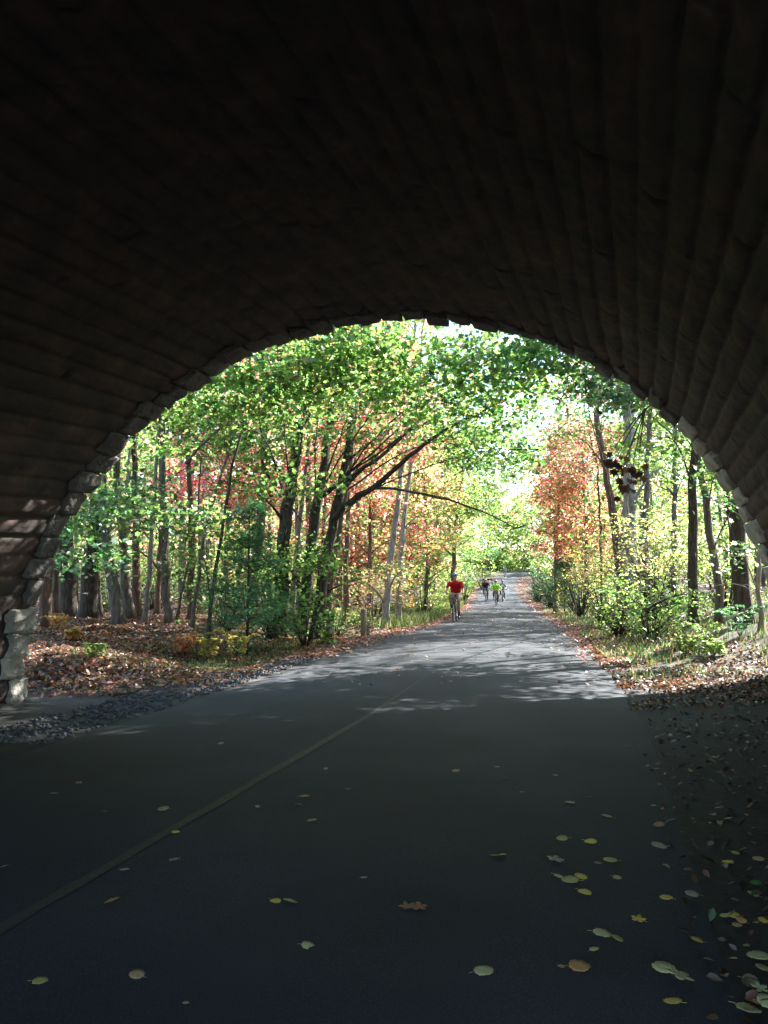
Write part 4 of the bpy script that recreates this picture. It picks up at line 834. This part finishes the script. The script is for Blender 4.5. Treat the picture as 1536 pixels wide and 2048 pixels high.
    # helmet: shell with vents, brim, straps
    f = MB(); c = hd + [-.01, 0, .035]; V = []; F_ = []; n, m_ = 9, 28
    for i in range(n + 1):
        th = (math.pi * .54) * i / n
        for j in range(m_):
            ph = 2 * math.pi * j / m_; k = 1 + (.07 * (1 if math.cos(ph * 1) > -2 and (j % 4 < 2) else -.35)) * (1 if 1 < i < n - 1 else .3)
            V.append(c + A([math.sin(th) * math.cos(ph) * .135 * k, math.sin(th) * math.sin(ph) * .102 * k, math.cos(th) * .105 * k]))
    for i in range(n):
        for j in range(m_): k = (j + 1) % m_; F_.append((i * m_ + j, (i + 1) * m_ + j, (i + 1) * m_ + k, i * m_ + k))
    f.add(V, F_); hm = f.build('helmet', helmet, root); sm = hm.modifiers.new('Solidify', 'SOLIDIFY'); sm.thickness = .015
    f = MB(); f.box(c + [.135, 0, -.005], (.07, .13, .012), .004)
    for s in (-1, 1): f.tube([c + [.03, .085 * s, -.01], c + [.04, .07 * s, -.1], c + [.05, .0, -.155]], .005, 5)
    f.build('strap', M['black'], hm)
    f = MB()
    for s in (-1, 1): f.ell(hd + [.083, .033 * s, .012], (.016, .026, .017)); 
    f.tube([hd + [.095, -.02, .016], hd + [.098, 0, .018], hd + [.095, .02, .016]], .003, 5)
    for s in (-1, 1): f.tube([hd + [.08, .055 * s, .016], hd + [.0, .085 * s, .012]], .003, 5)
    f.build('glasses', M['black'], root)
    if hair: f = MB(); f.ell(hd + [-.03, 0, -.02], (.085, .086, .09)); f.build('hair', hair, root)
    return root
def face_cam(px, py, dep, dy=0):
    p = P(px, py, dep); x, y = p[0], p[1]; z = float(rz(y)) + .03; c0, c1 = cx(y), cx(y - 4); return (x, y, z), math.atan2(-4, c1 - c0) + dy
M['red_shirt'] = cloth('red_shirt_cloth', (.42, .01, .015)); M['khaki'] = cloth('khaki_cloth', (.25, .18, .12)); M['black_cloth'] = cloth('black_cloth', (.02, .022, .03)); M['lime_cloth'] = cloth('lime_cloth', (.3, .75, .05)); M['white_cloth'] = cloth('white_cloth', (.6, .6, .68)); M['lilac_cloth'] = cloth('pale_cloth', (.5, .45, .5))
M['helm_white'] = plain('helmet_white', (.6, .64, .7), .35); M['helm_grey'] = plain('helmet_grey', (.2, .23, .28), .3); M['helm_black'] = plain('helmet_black', (.04, .04, .05), .35); M['helm_maroon'] = plain('helmet_maroon', (.08, .03, .05), .35); M['hair'] = plain('hair_brown', (.05, .03, .02), .6)
M['white_glove'] = cloth('white_glove_cloth', (.75, .75, .78)); M['mesh_dark'] = cloth('grey_cloth', (.1, .09, .12))
l, a = face_cam(911, 1243, 29.3); l_ = l
bicycle(l, a, 'black bicycle with a round mirror ridden by the cyclist in red', M['frame_dark'], mirror=True)
cyclist(l, a, 'cyclist in a bright red T shirt and khaki shorts, nearest the arch', M['red_shirt'], M['khaki'], M['helm_grey'], vox=.009, wide=1.18, elbow=.31)
l, a = face_cam(972, 1203, 62)
bicycle(l, a, 'dark bicycle ridden by the cyclist in black, left of the trio', M['frame_dark'])
cyclist(l, a, 'cyclist dressed in black short sleeves, left one of the riding trio', M['black_cloth'], M['black_cloth'], M['helm_white'], vox=.015, shorts=False, scale=.98)
l, a = face_cam(992, 1216, 54)
bicycle(l, a, 'bicycle with a brown wicker basket ridden by the cyclist in lime green', M['frame_dark'], basket=True)
cyclist(l, a, 'cyclist in a lime green long sleeved jacket in the middle of the riding trio', M['lime_cloth'], M['black_cloth'], M['helm_maroon'], 'long', vox=.015, shorts=False, glove=M['white_glove'], hair=M['hair'], scale=.96, wide=1.1, elbow=.4)
l, a = face_cam(1005, 1204, 61)
bicycle(l, a, 'grey bicycle ridden by the slim cyclist, right of the trio', M['frame_grey'])
cyclist(l, a, 'slim cyclist in a white and dark top, right one of the riding trio', M['mesh_dark'], M['black_cloth'], M['helm_black'], vox=.015, shorts=False, shoe=M['white_cloth'], vest=M['white_cloth'], scale=.94, wide=.9)
l, a = face_cam(1010, 1156, 121)
bicycle(l, a, 'farthest bicycle, a pale speck on the bright hill', M['frame_grey'])
cyclist(l, a, 'farthest cyclist, in a pale top, coming down the bright hill alone', M['lilac_cloth'], M['mesh_dark'], M['helm_white'], vox=.02)
# ---------------------------------------------------------------- single fallen leaves on the asphalt in and before the arch
LC = {'olive': (.33, .34, .13), 'palegreen': (.42, .45, .26), 'yellow': (.55, .48, .12), 'grey': (.27, .26, .22), 'tan': (.33, .25, .16), 'orange': (.42, .24, .1), 'rust': (.26, .14, .09), 'green': (.05, .22, .06), 'gold': (.5, .4, .08)}
LM = {}
for k, c in LC.items():
    c = tuple(min(.85, x * m_) for x, m_ in zip(c, (1.38, 1.25, .95))); LM[k] = noisy('leaf_' + k, [(.3, tuple(x * .72 for x in c)), (.5, c), (.72, tuple(min(.9, x * 1.2) for x in c))], 18, .55, .4, 60, bdist=.002)
def leafmesh(kind, seed):
    r_ = random.Random(seed); n = 30; V = []; F_ = []; rim = []
    for i in range(n):
        a = 2 * math.pi * i / n
        if kind == 'oval': rr = .5 * (1 + .04 * (-1) ** i) * (1 - .12 * math.cos(2 * a)) ; x, y = rr * math.sin(a) * .72, rr * math.cos(a) * (1.0 + .12 * math.cos(a)) 
        else:
            lobe = abs(math.cos(2.5 * a)) ** .8; rr = (.22 + .32 * lobe) * (1 + .06 * (-1) ** i); x, y = rr * math.sin(a), rr * math.cos(a)
        jag = 1 - .22 * max(0, r_.random() - .6); rim.append((x * jag * (1 + .05 * r_.random()), y * jag))
    cu, cv = r_.uniform(.0, .4), r_.uniform(-.2, .3); dome = r_.uniform(.0, .06)
    def zz(x, y): return cu * x * x + cv * y * y * .7 + dome * abs(x) * .5 + .01 * math.sin(x * 20 + y * 9)
    for sc in (.0, .5, 1.0):
        if sc == 0: V.append((0, 0, 0)); continue
        for x, y in rim: V.append((x * sc, y * sc, zz(x * sc, y * sc)))
    for i in range(n): k = (i + 1) % n; F_.append((0, 1 + i, 1 + k)); F_.append((1 + i, 1 + n + i, 1 + n + k, 1 + k))
    zmin = min(v[2] for v in V); mb = MB(); mb.add([(x, y, z - zmin) for x, y, z in V], F_)
    mb.tube([(0, -.42, -zmin + cv * .12), (.02, -.55, .03), (.06, -.66, .02)], [.014, .012, .01], 5)
    return mb
LB = {}
for k in ('oval', 'lobed'):
    for s in range(4): q = leafmesh(k, s * 7 + len(k)); LB[(k, s)] = (np.concatenate(q.V), q.F)
def fallen(px, py, wpx, color, label, kind='oval', on=True):
    g_, d = G(px, py); x, y = g_[0], g_[1]; qn = (x - cx(y)) / hw(y)
    z = float(rz(y)) + .012 + .03 * (1 - qn * qn) if abs(qn) < .985 else Hs(x, y) + .008
    if abs(x - np.interp(y, ly, lc)) < .1: z += .005
    V, F_ = LB[(kind, rng.integers(0, 4))]; o = newmesh('fallen_leaf', V, F_, LM[color], None, True)
    s = wpx / FPX * d * (.9 if kind == 'oval' else 1.1); o.location = (x, y, z + .003); o.rotation_euler = (rng.normal() * .12, rng.normal() * .12, rng.choice([-1, 1]) * rng.uniform(.9, 2.2)); o.scale = (s, s, s)
    sm = o.modifiers.new('Solidify', 'SOLIDIFY'); sm.thickness = .012
    tag(o, label, 'leaf', 'fallen leaves scattered on the asphalt and dirt under the arch')
for a_ in [
 (996, 1731, 38, 'yellow', 'lone olive yellow leaf on bare asphalt, left of the leaf cluster at right centre'),
 (1140, 1621, 26, 'grey', 'small greyish leaf farther off, straight above the loose group of three leaves'),
 (1179, 1608, 15, 'grey', 'tiny grey leaf just beyond the small greyish one'),
 (1215, 1648, 26, 'tan', 'small tan leaf between the tiny grey leaf and the dim one at the edge'),
 (1126, 1692, 29, 'olive', 'narrow olive leaf, left of two side by side above the cluster'),
 (1181, 1698, 32, 'yellow', 'yellowish leaf, right of two side by side above the cluster'),
 (1320, 1709, 38, 'grey', 'dull grey leaf near the right edge of the asphalt'),
 (1320, 1660, 28, 'rust', 'dim brown leaf at the right edge of the asphalt beyond the dull grey one'),
 (1111, 1735, 30, 'grey', 'ragged grey leaf just above the pale leaf of the cluster', 'lobed'),
 (1197, 1743, 20, 'rust', 'small brownish leaf between the ragged grey and the pale yellow leaf'),
 (1222, 1735, 34, 'olive', 'pale yellow green leaf right of the small brownish one'),
 (1118, 1772, 28, 'palegreen', 'small pale leaf touching the left of the olive pair'),
 (1143, 1785, 44, 'olive', 'large olive leaf in front of the three leaf cluster'),
 (1163, 1775, 32, 'yellow', 'olive leaf lying behind the large one of the cluster'),
 (1169, 1802, 34, 'yellow', 'yellow olive leaf nearest to the viewer in the cluster'),
 (1234, 1770, 22, 'tan', 'small beige leaf right of the cluster'),
 (1334, 1810, 32, 'gold', 'small yellow leaf right of the cluster towards the dirt edge'),
 (1386, 1805, 34, 'grey', 'grey leaf at the very edge of the asphalt beside the dirt'),
 (1277, 1858, 26, 'gold', 'small ragged yellow leaf alone below the cluster', 'lobed'),
 (815, 1845, 30, 'rust', 'curled reddish brown leaf, left one of the touching brown pair', 'lobed'),
 (838, 1839, 32, 'rust', 'curled reddish brown leaf, right one of the touching brown pair', 'lobed'),
 (1203, 1895, 46, 'palegreen', 'pale green leaf, larger one of the pair above the tiny white leaf'),
 (1237, 1898, 30, 'olive', 'olive leaf tucked against the larger pale green one'),
 (1188, 1919, 25, 'palegreen', 'tiny whitish leaf just below the pale green pair'),
 (1396, 1904, 29, 'gold', 'small bright yellow leaf where asphalt meets moss'),
 (966, 1980, 50, 'palegreen', 'pale green leaf alone near the bottom, left of the orange one'),
 (1157, 1966, 54, 'orange', 'cupped orange tan leaf with its stem to the left'),
 (1122, 1964, 18, 'tan', 'leaf fragment at the stem of the cupped orange leaf'),
 (1330, 1966, 56, 'palegreen', 'big pale green leaf, left one of the large overlapping pair at bottom right'),
 (1359, 1975, 48, 'palegreen', 'pale green leaf, right one of the large overlapping pair at bottom right', 'lobed'),
 (1348, 2028, 46, 'yellow', 'green and yellow leaf at the bottom edge under the large pair'),
 (1456, 1642, 20, 'grey', 'small grey leaf out on the dark dirt strip, farthest one there'),
 (1470, 1710, 20, 'olive', 'small olive leaf on the dirt just beyond the yellowish one'),
 (1456, 1733, 28, 'gold', 'yellowish leaf on the dirt beside a twig'),
 (1518, 1726, 28, 'tan', 'beige leaf on the dirt at the right margin, above the vivid green one'),
 (1513, 1770, 26, 'green', 'single vivid green leaf on the dirt at the right margin'),
 (1508, 1801, 28, 'tan', 'tan leaf on the dirt just below the vivid green leaf'),
 (1452, 1845, 26, 'olive', 'narrow leaf at the left of the tufted bunch on the dirt'),
 (1470, 1842, 30, 'gold', 'upright yellow leaf in the middle of the tufted bunch on the dirt'),
 (1484, 1852, 26, 'orange', 'orange leaf at the right of the tufted bunch on the dirt'),
 (1474, 1861, 24, 'tan', 'beige leaf under the tufted bunch on the dirt'),
 (1527, 1850, 26, 'gold', 'golden leaf at the right margin level with the tufted bunch'),
 (1520, 1921, 54, 'palegreen', 'large whitish leaf cut by the right margin'),
 (1528, 1950, 36, 'tan', 'brownish leaf just below the large whitish one at the right margin'),
 (1500, 1975, 40, 'tan', 'long curled tan leaf on the dirt near the bottom right corner'),
 (1520, 1983, 30, 'palegreen', 'pale ragged leaf right of the long curled tan leaf', 'lobed'),
 (1495, 2036, 60, 'palegreen', 'large pale leaf in the bottom right corner, left of another'),
 (1532, 2022, 48, 'palegreen', 'whitish leaf in the extreme bottom right corner'),
 (1508, 2015, 36, 'orange', 'yellow brown leaf wedged between the two large corner leaves'),
 (442, 1500, 15, 'grey', 'tiny leaf alone on dark asphalt left of the centre line, beyond all others there'),
 (107, 1603, 22, 'rust', 'dim brown leaf far left in the dark, nearer of two'),
 (157, 1581, 18, 'rust', 'dim brown leaf far left in the dark, farther of two'),
 (208, 1641, 14, 'rust', 'faint speck of a leaf left of the grey one beyond the yellow line'),
 (327, 1638, 28, 'grey', 'grey leaf lying on the far side of the yellow line'),
 (608, 1610, 26, 'tan', 'pale flat leaf just right of the yellow line, farther of a close pair'),
 (597, 1627, 17, 'tan', 'small leaf, nearer of the close pair right of the yellow line'),
 (515, 1632, 13, 'grey', 'tiny leaf between the yellow line and the close pair'),
 (623, 1662, 27, 'tan', 'triangular beige leaf below the close pair right of the line'),
 (351, 1690, 21, 'gold', 'small yellow leaf lying on the worn yellow line'),
 (348, 1743, 21, 'grey', 'grey crumpled leaf just below the one on the yellow line', 'lobed'),
 (248, 1769, 24, 'grey', 'grey leaf with stem, halfway between yellow line and orange brown leaf'),
 (6, 1762, 20, 'grey', 'grey leaf cut by the left margin'),
 (221, 1828, 38, 'orange', 'orange brown oval leaf on the left, below the yellow line'),
 (582, 1835, 38, 'olive', 'olive leaf, larger one of the touching pair left of bottom centre'),
 (550, 1836, 28, 'yellow', 'yellowish leaf, smaller one of the touching pair left of bottom centre'),
 (614, 1927, 34, 'palegreen', 'pale round leaf below the touching olive pair'),
 (274, 1982, 39, 'tan', 'brown leaf near the bottom left, right of the olive one'),
 (77, 2002, 38, 'olive', 'olive leaf with a curled tip in the bottom left corner'),
 (371, 2040, 17, 'olive', 'small leaf at the bottom edge, right of the brown one'),
 (727, 1785, 18, 'grey', 'tiny grey leaf alone in the middle of the asphalt'),
 (651, 1555, 12, 'grey', 'speck of a leaf beyond the close pair, left one of three in a row'),
 (714, 1553, 10, 'grey', 'speck of a leaf beyond the close pair, right one of three in a row'),
 (696, 1596, 13, 'grey', 'speck of a leaf just right of the close pair'),
 (912, 1558, 20, 'tan', 'thin pale leaf in the middle of the path, left of the small group of specks'),
 (994, 1547, 12, 'grey', 'speck of a leaf right of the thin pale leaf, farther one'),
 (1011, 1570, 13, 'grey', 'speck of a leaf right of the thin pale leaf, nearer one'),
 (1044, 1599, 13, 'tan', 'little beige leaf below the two specks in the middle of the path'),
 (1111, 1563, 14, 'grey', 'little grey leaf right of the two specks in the middle of the path'),
 (1255, 1500, 12, 'tan', 'little leaf near the right edge just inside the arch shadow'),
]: fallen(*a_)
print('TREES', len(ALLT), 'leaves', sum(t[-1] for t in ALLT))
